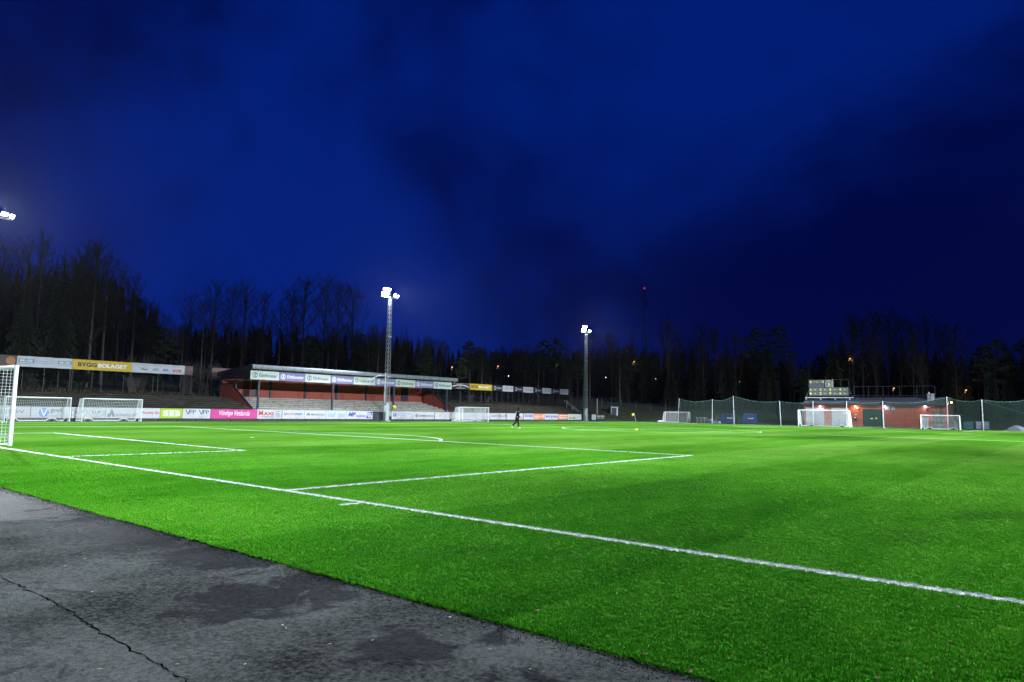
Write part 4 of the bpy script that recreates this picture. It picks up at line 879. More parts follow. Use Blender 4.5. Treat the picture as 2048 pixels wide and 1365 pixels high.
# wall lamps, lit: three cold, two sodium
def wall_lamp(px, py_, Y, col, ecol, watts, label, group=None, side=False):
    p = ony(px, py_, Y)
    r = thing('wall_lamp', label, 'lamp', (p[0], Y, p[2]), PI/2 if side else 0, group)
    MB().box(-.07, .07, -.02, .12, -.02, .05).build('bracket', BLACKSTEEL, r)
    MB().prism([(-.12+.24*k/10, .06+.05*math.sin(PI*k/10)) for k in range(11)], 'y', -.20, -.02).build('hood', BLACKSTEEL, r)
    MB().lathe([(.02, -.14), (.085, -.11), (.11, -.04), (.10, .05)], 0, -.11, 12).build('glass', emit('lamp_'+ecol, col, 60), r)
    l_ = bpy.data.lights.new('lamp_light', 'POINT'); l_.energy = watts; l_.color = col; l_.shadow_soft_size = .08
    o = bpy.data.objects.new('lamp_light', l_); COL.objects.link(o); o.parent = r; o.location = (0, -.24, -.14)
    return r
WALLP = []
for px_, col, en, w, lab in ((1640.5, (.72, .70, 1.0), 'cold', 70, 'cold white wall lamp under the eaves above the roller door'), (1711, (1.0, .52, .16), 'sodium', 170, 'orange sodium wall lamp over the black mail box'), (1770, (.72, .70, 1.0), 'cold', 70, 'cold white wall lamp beside the two air vents'), (1850.5, (.72, .70, 1.0), 'cold', 70, 'cold white wall lamp over the grey meter cabinet')):
    wall_lamp(px_, 813, YC-.10, col, en, w, lab)
wall_lamp(1901, 805, YC+1.2, (1.0, .45, .12), 'sodium', 200, 'orange sodium lamp on the clubhouse gable end', side=True)
# ---- scoreboard on the roof
YSB = YC+1.1
def sx(p): return ony(p, 780, YSB)[0]
def sz(q, p=1660): return ony(p, q, YSB)[2]
sb = thing('scoreboard', 'dark manual scoreboard with yellow letters and clock on the clubhouse roof', 'scoreboard', (sx(1618), YSB, sz(804)))
OX, OZ = sx(1618), sz(804)
SBM = mat('scoreboard_face', (0.075, 0.085, 0.085), .6, .25, 3); YL = mat('score_yellow', (0.62, 0.60, 0.12), .5)
def B_(x0, x1, z0, z1, name, m, y0=0, y1=.10, parent=None): return MB().box(x0-OX, x1-OX, y0, y1, z0-OZ, z1-OZ).build(name, m, parent or sb)
zt, zm, zm2, zb_ = sz(760), sz(775.5), sz(784), sz(791.5)
B_(sx(1618.5), sx(1649.5), sz(767.5)+.02, zt, 'panel', SBM); B_(sx(1618.5), sx(1649.5), zm+.02, sz(767.5)-.02, 'panel', mat('scoreboard_blank', (0.045, 0.055, 0.075), .6, .2))
B_(sx(1650), sx(1665), zm+.02, zt, 'panel', SBM)
for k in range(4):
    a, b = 1618.5+19.7*k, 1618.5+19.7*(k+1)-.4
    B_(sx(a), sx(b), zm2+.02, zm-.02, 'panel', SBM); B_(sx(a), sx(b), zb_, zm2-.02, 'panel', SBM)
lt = MB()
def L_(t, p0, p1, z0, z1): put_text(lt, t, sx(p0)-OX, sx(p1)-OX, z0-OZ, z1-OZ, -.006, .03)
hh = (zm-zm2)
L_('H', 1620, 1623, sz(766.2), sz(762)); L_('-', 1632.8, 1635, sz(764.6), sz(763.9)); L_('G', 1645, 1648, sz(766.2), sz(762))
for k, (u, d) in enumerate((('A', 'B'), ('C', 'D'), ('E', 'F'), ('G', 'H'))):
    a = 1618.5+19.7*k
    L_(u, a+1.4, a+4.4, zm2+hh*.25, zm-hh*.22); L_('-', a+10.5, a+13, zm2+hh*.47, zm2+hh*.58)
    L_(d, a+1.4, a+4.4, zb_+hh*.22, zb_+hh*.76); L_('-', a+10.5, a+13, zb_+hh*.45, zb_+hh*.56)
lt.build('lettering', YL, sb)
ck = MB(); cxk, czk = sx(1657.5)-OX, sz(767.6)-OZ; R_ = .55
for k in range(12):
    a = k*PI/6; put_stroke(ck, [(cxk+R_*.78*math.cos(a), czk+R_*.78*math.sin(a)), (cxk+R_*math.cos(a), czk+R_*math.sin(a))], .07, -.006)
put_stroke(ck, [(cxk, czk), (cxk+.0, czk-R_*.72)], .06, -.008); put_stroke(ck, [(cxk-.1, czk+.14), (cxk+R_*.38, czk-R_*.38)], .09, -.010)
ck.build('clock_face', mat('clock_ivory', (0.62, 0.62, 0.50), .5), sb)
FR = mat('frame_steel', (0.010, 0.011, 0.016), .5, .2)
for p in (1618, 1649.8, 1666): B_(sx(p)-.05, sx(p)+.05, sz(776), zt+.06, 'frame_post', GALV if p > 1660 else FR, -.03, .14)
for p in (1682, 1697.5): B_(sx(p)-.035, sx(p)+.035, zm, zt+.03, 'frame_post', FR, .02, .09)
B_(sx(1666)+.06, sx(1697.5)+.03, zt-.02, zt+.04, 'frame_rail', FR, .02, .09)
B_(sx(1698.0)-.04, sx(1698.0)+.06, zb_-.05, zm+.02, 'frame_post', FR, -.03, .14)
B_(sx(1611), sx(1706), sz(796.5), sz(794.8), 'base_beam', GALV, -.25, .3)
for p in (1612, 1641, 1670, 1699): B_(sx(p)-.06, sx(p)+.06, sz(800), sz(796.6), 'foot', GALV, -.15, .25)
MB().tube([(sx(1611.5)-OX, 0, sz(796)-OZ), (sx(1618)-OX, .05, sz(780)-OZ)], .04, 6).build('stay', FR, sb); MB().tube([(sx(1706)-OX, 0, sz(796)-OZ), (sx(1698.5)-OX, .05, sz(780)-OZ)], .04, 6).build('stay', FR, sb)
# empty sign frame along the ridge
sf = thing('sign_frame', 'empty dark steel sign frame along the clubhouse roof ridge', 'frame', (sx(1708), YSB, sz(796)))
ox2 = sx(1708); oz2 = sz(796)
for p in (1708, 1736.5, 1766, 1799, 1833.5, 1869.5):
    MB().box(sx(p)-ox2-.035, sx(p)-ox2+.035, 0, .07, -.45, sz(773, p)-oz2).build('upright', FR, sf)
    MB().tube([(sx(p)-ox2, .04, sz(780, p)-oz2), (sx(p)-ox2, 1.1, .55)], .025, 5).build('back_stay', FR, sf)
for q in (773, 792): MB().box(0, sx(1869.5)-ox2, .015, .055, sz(q, 1790)-oz2-.03, sz(q, 1790)-oz2+.03).build('rail', FR, sf)

# ---- things behind the ball net
BLUE = mat('skip_blue', (0.005, 0.028, 0.13), .5, .2, 2, stain=(0.02, 0.04, 0.12))
def skip_machine(pa, pb_, label, open_):
    Y = 112.5; xa, xb_ = ony(pa, 848, Y)[0], ony(pb_, 848, Y)[0]; w = xb_-xa
    r = thing('rubbish_skip', label, 'skip', (xa, Y, -.03))
    MB().prism([(0.0, .12), (w, .12), (w, 1.15), (w-.05, 1.75), (.25, 1.75), (.0, 1.15)], 'y', 0, 1.5).build('body', BLUE, r, bevel=.03)
    if open_:
        MB().prism([(w*.32, 1.05), (w*.72, 1.05), (w*.86, 1.68), (w*.22, 1.68)], 'y', -.012, -.002).build('opening', mat('dark_inside', (0.015, 0.02, 0.02), .9), r)
    else:
        MB().prism([(.2, 1.78), (w-.1, 1.78), (w-.25, 1.92), (.45, 1.92)], 'y', .05, 1.45).build('lid', BLUE, r)
    MB().box(w*.48, w*.92, -.016, -.003, .92, 1.10).build('sticker', mat('sticker_pink', (0.5, 0.32, 0.36) if open_ else (0.5, 0.30, 0.22)), r)
    MB().box(w*.46, w*.94, -.10, -.018, .78, .84).build('front_ledge', BLUE, r)
    for x in (.1, w*.47, w-.18): MB().box(x, x+.08, -.03, -.002, .14, 1.0).build('rib', BLUE, r)
    for x in (.12, w-.24): MB().box(x, x+.12, .1, 1.4, 0, .118).build('foot', BLACKSTEEL, r)
skip_machine(1441, 1467.5, 'blue steel rubbish container with open mouth behind the green net', True)
skip_machine(1484, 1509, 'blue steel rubbish container with closed rounded lid behind the green net', False)
PALE = mat('pale_pallet_boards', (0.42, 0.45, 0.48), .8, .2)
for k, (pa, pb_, n_) in enumerate(((1393, 1411, 4), (1412, 1422, 3))):
    xa, xb_ = ony(pa, 846, 111.5)[0], ony(pb_, 846, 111.5)[0]
    for i in range(n_):
        r = thing('bench_element', ('pale stacked bench element in the larger stack behind the net', 'pale stacked bench element in the smaller stack behind the net')[k], 'bench', (xa+rc_.uniform(-.1, .1), 111.5, i*.27-.03), rc_.uniform(-.04, .04), ('larger stack of bench elements', 'smaller stack of bench elements')[k])
        for j in range(3): MB().box(0, xb_-xa, j*.32, j*.32+.26, .20, .25).build('slat', PALE, r)
        for x in (.08, (xb_-xa)/2-.05, xb_-xa-.18): MB().box(x, x+.1, 0, .9, 0, .198).build('bearer', GALV, r)
xa, xb_ = ony(1422.5, 846, 111.0)[0], ony(1437, 846, 111.0)[0]
r = thing('plastic_crate', 'pale low crate with blue sheet on top beside the bench stacks', 'crate', (xa, 111.0, -.03)); w = xb_-xa
MB().box(0, w, 0, .04, 0, .42).build('side', PALE, r); MB().box(0, w, .86, .9, 0, .42).build('side', PALE, r); MB().box(0, .04, .042, .858, 0, .42).build('side', PALE, r); MB().box(w-.04, w, .042, .858, 0, .42).build('side', PALE, r); MB().box(.04, w-.04, .04, .86, .02, .05).build('bottom', PALE, r)
MB().prism([(.1, .30), (w*.6, .28), (w*.62, .55), (w*.3, .66), (.12, .58)], 'y', .1, .8).build('blue_sheet', mat('blue_sheet', (0.02, 0.12, 0.45), .6), r)
MB().tube([(w*.45, .4, .3), (w*.75, .4, 1.5)], .03, 5).build('shovel_handle', mat('raw_wood', (0.24, 0.15, 0.09)), r)
def bin_(pa, pb_, row0, row1, Y, col, label, nm):
    xa, xb_ = ony(pa, row1, Y)[0], ony(pb_, row1, Y)[0]; w = xb_-xa; h = ony(pa, row0, Y)[2]
    r = thing('equipment_chest', label, 'chest', (xa, Y, -.03))
    mm = mat(nm, col, .5, .25, 3)
    MB().prism([(.05, .1), (w-.05, .1), (w, h), (0, h)], 'y', 0, .9).build('box', mm, r); MB().box(-.03, w+.03, -.04, .94, h, h+.07).build('lid', mm, r)
    for x in (.12, w-.2): MB().box(x, x+.08, .1, .8, 0, .098).build('foot', BLACKSTEEL, r)
    for i in range(4): MB().box(w*(i+.5)/4-.03, w*(i+.5)/4+.03, -.02, .02, .12, h-.05).build('rib', mm, r)
bin_(1927, 1946, 844, 855, 116, (0.03, 0.12, 0.14), 'teal equipment chest behind the net by the clubhouse end', 'teal_plastic')
bin_(1952, 1963, 844, 854, 116, (0.24, 0.26, 0.34), 'grey lilac equipment chest behind the net, beside the pole', 'lilac_plastic')
bin_(1967, 1978, 844, 854, 116, (0.16, 0.22, 0.27), 'grey blue equipment chest with pale lid load, nearest the snow heap', 'greyblue_plastic')
# snow heap
sp_ = ony(2032, 862, 112.0)
r_ = MB(); rs2 = random.Random(8); nu, nv = 34, 12
def sh(u, v):
    x = u*7.0; y = (v-.5)*3.2
    z = max(0, 1.0*math.exp(-((x-1.6)/.9)**2)+1.15*math.exp(-((x-3.6)/1.0)**2)+.9*math.exp(-((x-5.6)/.9)**2)+.25)*max(0, 1-(2*v-1)**2)
    return x, y, z*.62*min(1, u*9, (1-u)*9)+rs2.uniform(-.05, .05)-.06
r_.add([sh(i/nu, j/nv) for j in range(nv+1) for i in range(nu+1)], [(j*(nu+1)+i, j*(nu+1)+i+1, (j+1)*(nu+1)+i+1, (j+1)*(nu+1)+i) for j in range(nv) for i in range(nu)])
o = r_.build('snow_heap', mat('old_snow', (0.30, 0.32, 0.42), .8, .15, 3, bump=.4, stain=(0.32, 0.33, 0.38)), smooth=True); o.location = (sp_[0]-1.6, 112.0, 0)
tag(o, 'heap of old ploughed snow behind the ball net', 'snow heap')
# ---- ticket hut, pole, far corner flag
YH = 112.5
xa, xm, xb_ = ony(1207.5, 838, YH)[0], ony(1227, 838, YH)[0], ony(1239, 838, YH)[0]
hz = H((xa+xb_)/2, YH)-.05
hut = thing('ticket_hut', 'small pale clad hut with dark door and flat sloping roof on the bank', 'hut', (xm, YH-1.0, 0))
zt_ = ony(1227, 815, YH)[2]
dx_ = xb_-xm; LEN = 2.4
# front faces -y; long side faces -x, turned a little to the pitch
MB().box(0, dx_, 0, .06, .25, zt_).build('front_wall', GALV, hut); MB().box(.0, .06, .062, LEN, .2, zt_-.1).build('side_wall', PALE, hut)
MB().box(dx_-.06, dx_, .062, LEN, .2, zt_-.1).build('side_wall', PALE, hut); MB().box(.062, dx_-.062, LEN-.06, LEN, .2, zt_-.2).build('back_wall', PALE, hut)
MB().prism([(-.15, zt_+.02), (LEN+.1, zt_-.25), (LEN+.1, zt_-.12), (-.15, zt_+.17)], 'x', -.12, dx_+.15).build('roof', mat('hut_roof', (0.16, 0.19, 0.22), .5), hut)
MB().box(.12, dx_-.25, -.03, -.003, .3, zt_-.12).build('door', mat('hut_door', (0.025, 0.028, 0.05), .5), hut); MB().box(-.1, dx_+.2, -.5, .3, 0, .24).build('step', CONC, hut)
hut.rotation_euler.z = math.radians(38); hut.scale = (1.0, 1.25, 1)
p = onx(1194, 828, -38.0); t_ = onx(1194.5, 798.5, -38.0)
r = thing('timber_pole', 'bare pale upright pole standing behind the charcoal board', 'pole', (-38.0, p[1], -.1))
MB().tube([(0, 0, 0), (.02, .03, t_[2]+.1)], [.12, .09], 8).build('shaft', mat('grey_wood', (0.26, 0.25, 0.24), .85, .2), r); MB().tube([(.02, .03, t_[2]+.1), (.02, .03, t_[2]+.15)], .10, 8).build('cap', GALV, r)
def corner_flag(x, y, lean, label, hgt=1.5, fl=1):
    r = thing('corner_flag', label, 'flag', (x, y, 0))
    MB().tube([(0, 0, 0), (lean[0]*hgt, lean[1]*hgt, hgt)], .022, 8).build('pole', WHITE, r)
    MB().lathe([(.06, 0), (.06, .05), (.03, .10), (.026, .25)], n=8).build('spring_base', BLACKSTEEL, r)
    tx, ty = lean[0]*hgt, lean[1]*hgt
    m = MB(); k = 6
    fx, fy = fl*.77, fl*.64
    row = lambda s, z: [(tx+fx*.42*i/k*s, ty+fy*.42*i/k*s+.03*math.sin(i*1.7), z-.10*i/k*(1 if z > hgt-.3 else 1.6)) for i in range(k+1)]
    a, b = row(1, hgt-.01), row(.9, hgt-.42)
    m.add(a+b, [(i, k+1+i, k+2+i, i+1) for i in range(k)]); o = m.build('cloth', mat('flag_yellow', (0.70, 0.55, 0.02), .7), r, smooth=True)
    o.modifiers.new('solid', 'SOLIDIFY').thickness = .006
c_ = ong(1265.5, 843.5); corner_flag(-HW+.02, L2-.02, (-.18, -.16), 'yellow corner flag on a leaning white pole before the grass bank', 1.55, -1)
y_ = onx(785, 838, -34.2)[1]
corner_flag(-34.2, y_, (.01, .0), 'yellow green touchline flag standing near the mast before the stand', 2.0, 1)
# low blue trough and white bags by the far corner
p = ong(1193, 844)
q = onx(1184, 843, -35.9); q2 = onx(1201, 843, -35.9)
r = thing('blue_mat', 'flat blue crash mat lying before the charcoal board', 'mat', (-35.9, q[1], -.03))
MB().box(-.35, .35, 0, q2[1]-q[1], 0, .13).build('cover', BLUE, r, bevel=.03); MB().box(-.352, .352, .5, .6, .02, .132).build('strap', mat('strap_grey', (0.2, 0.22, 0.25)), r)
xa = ony(1321, 843, 109.5)[0]
r = thing('sand_bag', 'white filled bag lying beside the small grey framed goal', 'bag', (xa, 109.5, -.03))
m = MB(); m.lathe([(.12, 0), (.36, .06), (.42, .18), (.32, .30), (.12, .36)], n=12); m.v = [(a*1.5, b, c) for a, b, c in m.v]; m.build('sack', mat('bag_white', (0.6, 0.62, 0.66), .7, .15, bump=.4), r, smooth=True)
MB().tube([(.45, 0, .3), (.62, .02, .42), (.7, .05, .36)], [.07, .05, .09], 8).build('neck', mat('bag_white', (0.6, 0.62, 0.66)), r)
# ================================================================== FLOODLIGHT MASTS
LAMPCOL = (0.86, 0.94, 1.0)
def flood_mast(x, y, face, label, top=15.6, group=None, power=1.0, extras=False, aims=None):
    r = thing('floodlight_mast', label, 'floodlight', (x, y, -.03), 0 if face > 0 else PI, group)
    MB().box(-.27, .27, -.27, .27, .18, 2.35).build('base_casing', mat('mast_casing', (0.40, 0.44, 0.50), .5, .12, 2, metal=.3), r, bevel=.02)
    MB().box(-.42, .42, -.42, .42, 0, .178).build('footing', CONC, r)
    MB().box(.0, .34, -.62, -.30, 1.15, 2.0).build('switch_box', mat('cabinet_grey', (0.42, 0.45, 0.48)), r, bevel=.02)
    wb, wt = .25, .16
    def hw(z): return wb+(wt-wb)*(z-2.3)/(top-2.3)
    for sx_ in (-1, 1):
        for sy_ in (-1, 1): MB().tube([(sx_*wb, sy_*wb, 2.3), (sx_*wt, sy_*wt, top)], .022, 5).build('leg', GALV, r)
    br = MB(); z = 2.35; k = 0
    while z < top-.5:
        z2 = min(z+.55, top-.02); a, b = hw(z), hw(z2)
        for (p, q) in (((-1, -1), (1, -1)), ((1, -1), (1, 1)), ((1, 1), (-1, 1)), ((-1, 1), (-1, -1))):
            if k % 2: p, q = q, p
            br.tube([(p[0]*a, p[1]*a, z), (q[0]*b, q[1]*b, z2)], .0115, 4, cap=False); br.tube([(q[0]*a, q[1]*a, z), (p[0]*b, p[1]*b, z2)], .0115, 4, cap=False)
        z = z2; k += 1
    br.build('bracing', GALV, r)
    for zc in (top*.36, top*.68): MB().box(-hw(zc)-.06, hw(zc)+.06, -hw(zc)-.06, hw(zc)+.06, zc-.05, zc+.05).build('collar', GALV, r)
    MB().box(-.06, .06, -1.5, 1.25, top+.0, top+.12).build('crossarm', GALV, r)
    MB().box(-.06, .06, -1.25, -.15, top+.62, top+.74).build('crossarm', GALV, r); MB().box(-.05, .05, -.05, .05, top+.12, top+.9).build('top_post', GALV, r)
    heads = [(-1.25, .42, -.55), (-.72, .42, -.22), (-1.0, 1.0, -.40), (-.42, 1.0, -.10), (.55, .40, .30), (1.05, .34, .75)]
    for (hy, hz_, yaw) in heads:
        hd = thing_part('lamp_head', r, (.16, hy, top+hz_), yaw)
        MB().box(-.10, .10, -.24, .24, -.17, .17).build('housing', BLACKSTEEL, hd, bevel=.02)
        MB().box(.101, .118, -.22, .22, -.15, .15).build('lens', emit('flood_lens', (0.90, 0.96, 1.0), 45), hd)
        MB().box(-.06, .06, -.02, .02, -.40, -.171).build('yoke', GALV, hd)
        hd.rotation_euler = (0, math.radians(28), yaw)
    l_E = 62000
    for (yaw_, dist, pw, ang) in aims:
        l_ = bpy.data.lights.new('floodlight_beam', 'SPOT'); l_.energy = l_E*FLOOD*power*pw; l_.color = LAMPCOL; l_.spot_size = math.radians(ang); l_.spot_blend = 1.0; l_.shadow_soft_size = .35
        o = bpy.data.objects.new('floodlight_beam', l_); COL.objects.link(o); o.parent = r
        lx = .55; lz = top+.55; o.location = (lx, 0, lz)
        d = Vector((math.cos(math.radians(yaw_))*dist, math.sin(math.radians(yaw_))*dist, -lz))
        o.rotation_euler = d.to_track_quat('-Z', 'Y').to_euler()
    if extras:
        MB().tube([(.05, -.34, 2.2), (.05, -.34, 6.1)], .05, 6).build('conduit', WHITE, r)
        MB().tube([(.05, -.34, 5.75), (-.2, -1.1, 5.7), (-.9, -2.4, 5.05)], .03, 5).build('cable_arm', WHITE, r)
    return r
def thing_part(name, parent, loc, yaw):
    o = MB().box(-.02, .02, -.05, .05, -.03, .03).build(name, GALV, parent); o.location = loc; return o
# beams of one mast: (turn, distance aimed at, share, cone); sharp cut-off near the horizontal as real floodlights have
BEAMS_STAND = [(-31, 62, .70, 105), (-14, 62, 2.15, 44), (18, 48, .57, 69), (-74, 15, .24, 108), (45, 17, .36, 97)]
BEAMS_OPEN = [(-18, 51, 2.36, 34.6), (6, 44, 1.63, 36.4), (39, 46, 1.02, 51), (-40, 27, .75, 83), (49, 13.5, .36, 110)]
BEAMS_CORNER = [(-27, 55, 1.46, 31.3), (-8, 53, 1.66, 30.5), (37, 62, .60, 77), (-42, 18, .21, 84), (-2, 36, .53, 56), (-31, 34.5, .36, 62), (31, 18, .17, 80.5)]
FG = 'floodlight masts round the pitch'
for y, lab, ex_ in ((8.3, 'lattice floodlight mast standing behind the parked junior goals', False), (49.8, 'lattice floodlight mast standing before the stand, lamps lit', True), (94.7, 'lattice floodlight mast at the terrace end by the handrail, lamps lit', False)):
    flood_mast(-36.05, y, 1, lab, 16.4 if y < 20 else 15.6, FG, 1.0, ex_, BEAMS_STAND)
for y, pw, lab in ((8.3, .30, 'lattice floodlight mast beside the near corner'), (49.8, 1.0, 'lattice floodlight mast at the halfway line opposite the stand'), (94.7, 1.0, 'lattice floodlight mast beside the clubhouse corner')):
    flood_mast(37.5, y, -1, lab, 15.6, FG, 1.0, False, BEAMS_CORNER if y < 20 else BEAMS_OPEN)

# ================================================================== PERSON, BALL, LEAVES
def skin(name, joints, edges, m, parent, sub=2, root=0):
    me = bpy.data.meshes.new(name); me.from_pydata([j[:3] for j in joints], edges, [])
    o = bpy.data.objects.new(name, me); COL.objects.link(o); o.parent = parent
    o.modifiers.new('skin', 'SKIN'); me.skin_vertices.new() if not me.skin_vertices else None
    for i, j in enumerate(joints):
        rr_ = j[3] if isinstance(j[3], tuple) else (j[3], j[3]); me.skin_vertices[0].data[i].radius = rr_; me.skin_vertices[0].data[i].use_root = (i == root)
    s_ = o.modifiers.new('sub', 'SUBSURF'); s_.levels = sub; s_.render_levels = sub
    me.materials.append(m); return o
pp = ong(1034, 857)
pe = thing('person', 'person in dark hooded jacket and trousers walking across the pitch, head bowed', 'person', (pp[0], pp[1], 0), math.radians(34))
SKIN = mat('skin', (0.42, 0.24, 0.17), .6, .05); NAVYC = mat('dark_navy_cloth', (0.008, 0.009, 0.015), .95, .3, 12, spec=.08); TROU = mat('black_trousers', (0.008, 0.009, 0.014), .95, .3, 12, spec=.08); SHOE = mat('pale_shoes', (0.55, 0.56, 0.62), .6); SHLIGHT = mat('pale_shoulder_light', (0.62, 0.64, 0.72), .5)
J = [(0, 0, .96, .12), (.03, 0, 1.12, .115), (.07, 0, 1.32, (.15, .12)), (.09, 0, 1.46, .07), (.13, 0, 1.56, .055), (.17, 0, 1.66, (.075, .09)), (.19, 0, 1.75, (.07, .08)),
     (.02, -.10, .90, .09), (.11, -.10, .50, .06), (.13, -.10, .10, .042), (.27, -.11, .05, .035),
     (-.02, .10, .90, .09), (-.14, .10, .50, .06), (-.46, .10, .20, .042), (-.40, .10, .06, .035),
     (.07, -.19, 1.42, .06), (.12, -.25, 1.14, .045), (.32, -.24, .95, .034), (.07, .19, 1.42, .06), (.02, .26, 1.14, .045), (.14, .27, .92, .034)]
E_ = [(0, 1), (1, 2), (2, 3), (3, 4), (4, 5), (5, 6), (0, 7), (7, 8), (8, 9), (9, 10), (0, 11), (11, 12), (12, 13), (13, 14), (3, 15), (15, 16), (16, 17), (3, 18), (18, 19), (19, 20)]
# the body's own hands: palm and five fingers each
for wri, sgn in ((17, -1), (20, 1)):
    w = J[wri]; fwd = Vector((.75, 0, -.66)); pal = len(J)
    pc = Vector(w[:3])+fwd*.07; J.append((*pc, (.036, .022))); E_.append((wri, pal))
    for f_ in range(4):
        b = pc+fwd*.045+Vector((.012, (f_-1.5)*.020, .012)); t = b+fwd*(.036, .044, .040, .030)[f_]+Vector((.0, 0, -.012)); u = t+fwd*.02+Vector((-.016, 0, -.016))
        i = len(J); J += [(*b, .0095), (*t, .0085), (*u, .0075)]; E_ += [(pal, i), (i, i+1), (i+1, i+2)]
    b = pc+Vector((.02, -sgn*.034, .02)); t = b+fwd*.035+Vector((.01, -sgn*.012, .0)); i = len(J); J += [(*b, .011), (*t, .009)]; E_ += [(pal, i), (i, i+1)]
body = skin('body', J, E_, SKIN, pe)
# face details on the head
fm = MB(); fm.tube([(.262, 0, 1.675), (.285, 0, 1.655), (.262, 0, 1.64)], [.008, .014, .01], 6); fm.build('nose', SKIN, body, smooth=True)
for s in (-1, 1): MB().lathe([(.004, -.008), (.011, 0), (.004, .008)], .252, s*.032, 8).build('eye', mat('eye_dark', (0.03, 0.02, 0.02)), body).location.z = 1.69
MB().box(.246, .262, -.022, .022, 1.610, 1.618).build('mouth', mat('lips', (0.30, 0.12, 0.10)), body)
skin('jacket', [(.0, 0, .90, (.165, .175)), (.03, 0, 1.10, (.155, .165)), (.07, 0, 1.32, (.185, .165)), (.09, 0, 1.45, (.12, .10)), (.07, -.20, 1.41, .085), (.12, -.26, 1.14, .070), (.30, -.245, .965, .052), (.07, .20, 1.41, .085), (.02, .27, 1.14, .070), (.13, .275, .94, .052)],
     [(0, 1), (1, 2), (2, 3), (3, 4), (4, 5), (5, 6), (3, 7), (7, 8), (8, 9)], NAVYC, pe, root=1)
skin('hood', [(.08, 0, 1.50, (.11, .12)), (.11, 0, 1.64, (.118, .128)), (.13, 0, 1.76, (.105, .11)), (.12, 0, 1.80, (.06, .07))], [(0, 1), (1, 2), (2, 3)], NAVYC, pe, root=1)
skin('trousers', [(0, 0, .96, (.15, .16)), (.03, -.10, .86, .105), (.11, -.10, .50, .082), (.13, -.10, .11, .068), (-.03, .10, .86, .105), (-.14, .10, .50, .082), (-.45, .10, .215, .066)], [(0, 1), (1, 2), (2, 3), (0, 4), (4, 5), (5, 6)], TROU, pe)
for pts_ in ([(.11, -.10, .06, .05), (.20, -.105, .045, .048), (.33, -.115, .04, .04)], [(-.49, .10, .17, .05), (-.44, .10, .10, .048), (-.38, .10, .04, .036)]): skin('shoe', pts_, [(0, 1), (1, 2)], SHOE, pe, root=1)
# pale yoke panel: light reflecting off the shoulders, put into its colour
m = MB(); k = 8
m.add([(-.105-.02*math.sin(PI*i/k)+(z-1.36)*.5*(z > 1.36), -.15+.30*i/k, z) for z in (1.22, 1.32, 1.42, 1.50) for i in range(k+1)], [(j*(k+1)+i, (j+1)*(k+1)+i, (j+1)*(k+1)+i+1, j*(k+1)+i+1) for j in range(3) for i in range(k)])
o = m.build('shoulder_light_panel', SHLIGHT, pe, smooth=True); o.modifiers.new('solid', 'SOLIDIFY').thickness = .02

bp_ = ong(1272.5, 863)
bm = bmesh.new(); bmesh.ops.create_icosphere(bm, subdivisions=3, radius=.11)
me = bpy.data.meshes.new('football'); bm.to_mesh(me); bm.free()
def ball_mat():
    m, n, l, b = bsdf_mat('yellow_football'); tc = N(n, 'ShaderNodeTexCoord'); v = N(n, 'ShaderNodeTexVoronoi', feature='DISTANCE_TO_EDGE'); v.inputs['Scale'].default_value = 9
    r = N(n, 'ShaderNodeValToRGB'); r.color_ramp.elements[0].color = (0.10, 0.09, 0.03, 1); r.color_ramp.elements[1].position = .05; r.color_ramp.elements[1].color = (0.75, 0.66, 0.08, 1)
    l.new(tc.outputs['Object'], v.inputs['Vector']); l.new(v.outputs['Distance'], r.inputs[0]); l.new(r.outputs[0], b.inputs['Base Color']); b.inputs['Roughness'].default_value = .4; return m
me.materials.append(ball_mat()); me.polygons.foreach_set('use_smooth', [True]*len(me.polygons))
o = put('football', me, None, (bp_[0], bp_[1], .112)); tag(o, 'yellow football lying inside the centre circle', 'ball')
LEAFS = .48
LEAFM = [mat('leaf_brown', (0.12, 0.06, 0.02), .7, .3, 30), mat('leaf_pale', (0.40, 0.33, 0.20), .7, .3, 30), mat('leaf_yellow', (0.55, 0.36, 0.04), .7, .3, 30)]
leafme = []
rl = random.Random(4)
for mm in LEAFM:
    m = MB(); prof = [(-.05, .0), (-.02, .022), (.01, .026), (.035, .015), (.052, 0)]
    v = [(x, w, .006+.10*abs(x)*abs(x)*8+w*.25) for x, w in prof]+[(x, 0, .004+.6*x*x) for x, w in prof]+[(x, -w, .006+.8*x*x+w*.2) for x, w in prof]
    m.add(v, [(i, i+1, 6+i, 5+i) for i in range(4)]+[(5+i, 6+i, 11+i, 10+i) for i in range(4)]); leafme.append(m.mesh('fallen_leaf', mm))
def leaf(px, py, k, lab, grp, s, z):
    p = ong(px, py, z); o = put('fallen_leaf', leafme[k], None, (p[0], p[1], z+.003), rl.uniform(0, 6.3), s*LEAFS); tag(o, lab, 'leaf', grp)
for px, py in [(525, 1078), (490, 1078), (335, 1068), (1075, 1222), (1290, 1310), (1380, 1345), (1530, 1300), (1900, 1285), (1915, 1215), (1755, 1358)]: leaf(px, py, 0, 'brown fallen leaf resting on the green turf', 'brown leaves on the turf', rl.uniform(.7, 1.1), .026)
for px, py in [(290, 1045), (345, 1067), (555, 1122), (640, 1156), (690, 1160), (765, 1187), (900, 1236), (930, 1241), (1090, 1285), (1210, 1303), (1240, 1310), (1320, 1328), (1405, 1352)]: leaf(px, py, rl.choice((0, 0, 1)), 'small brown leaf caught along the edge between asphalt and turf', 'leaves along the turf edge', rl.uniform(.6, 1.0), -.009)
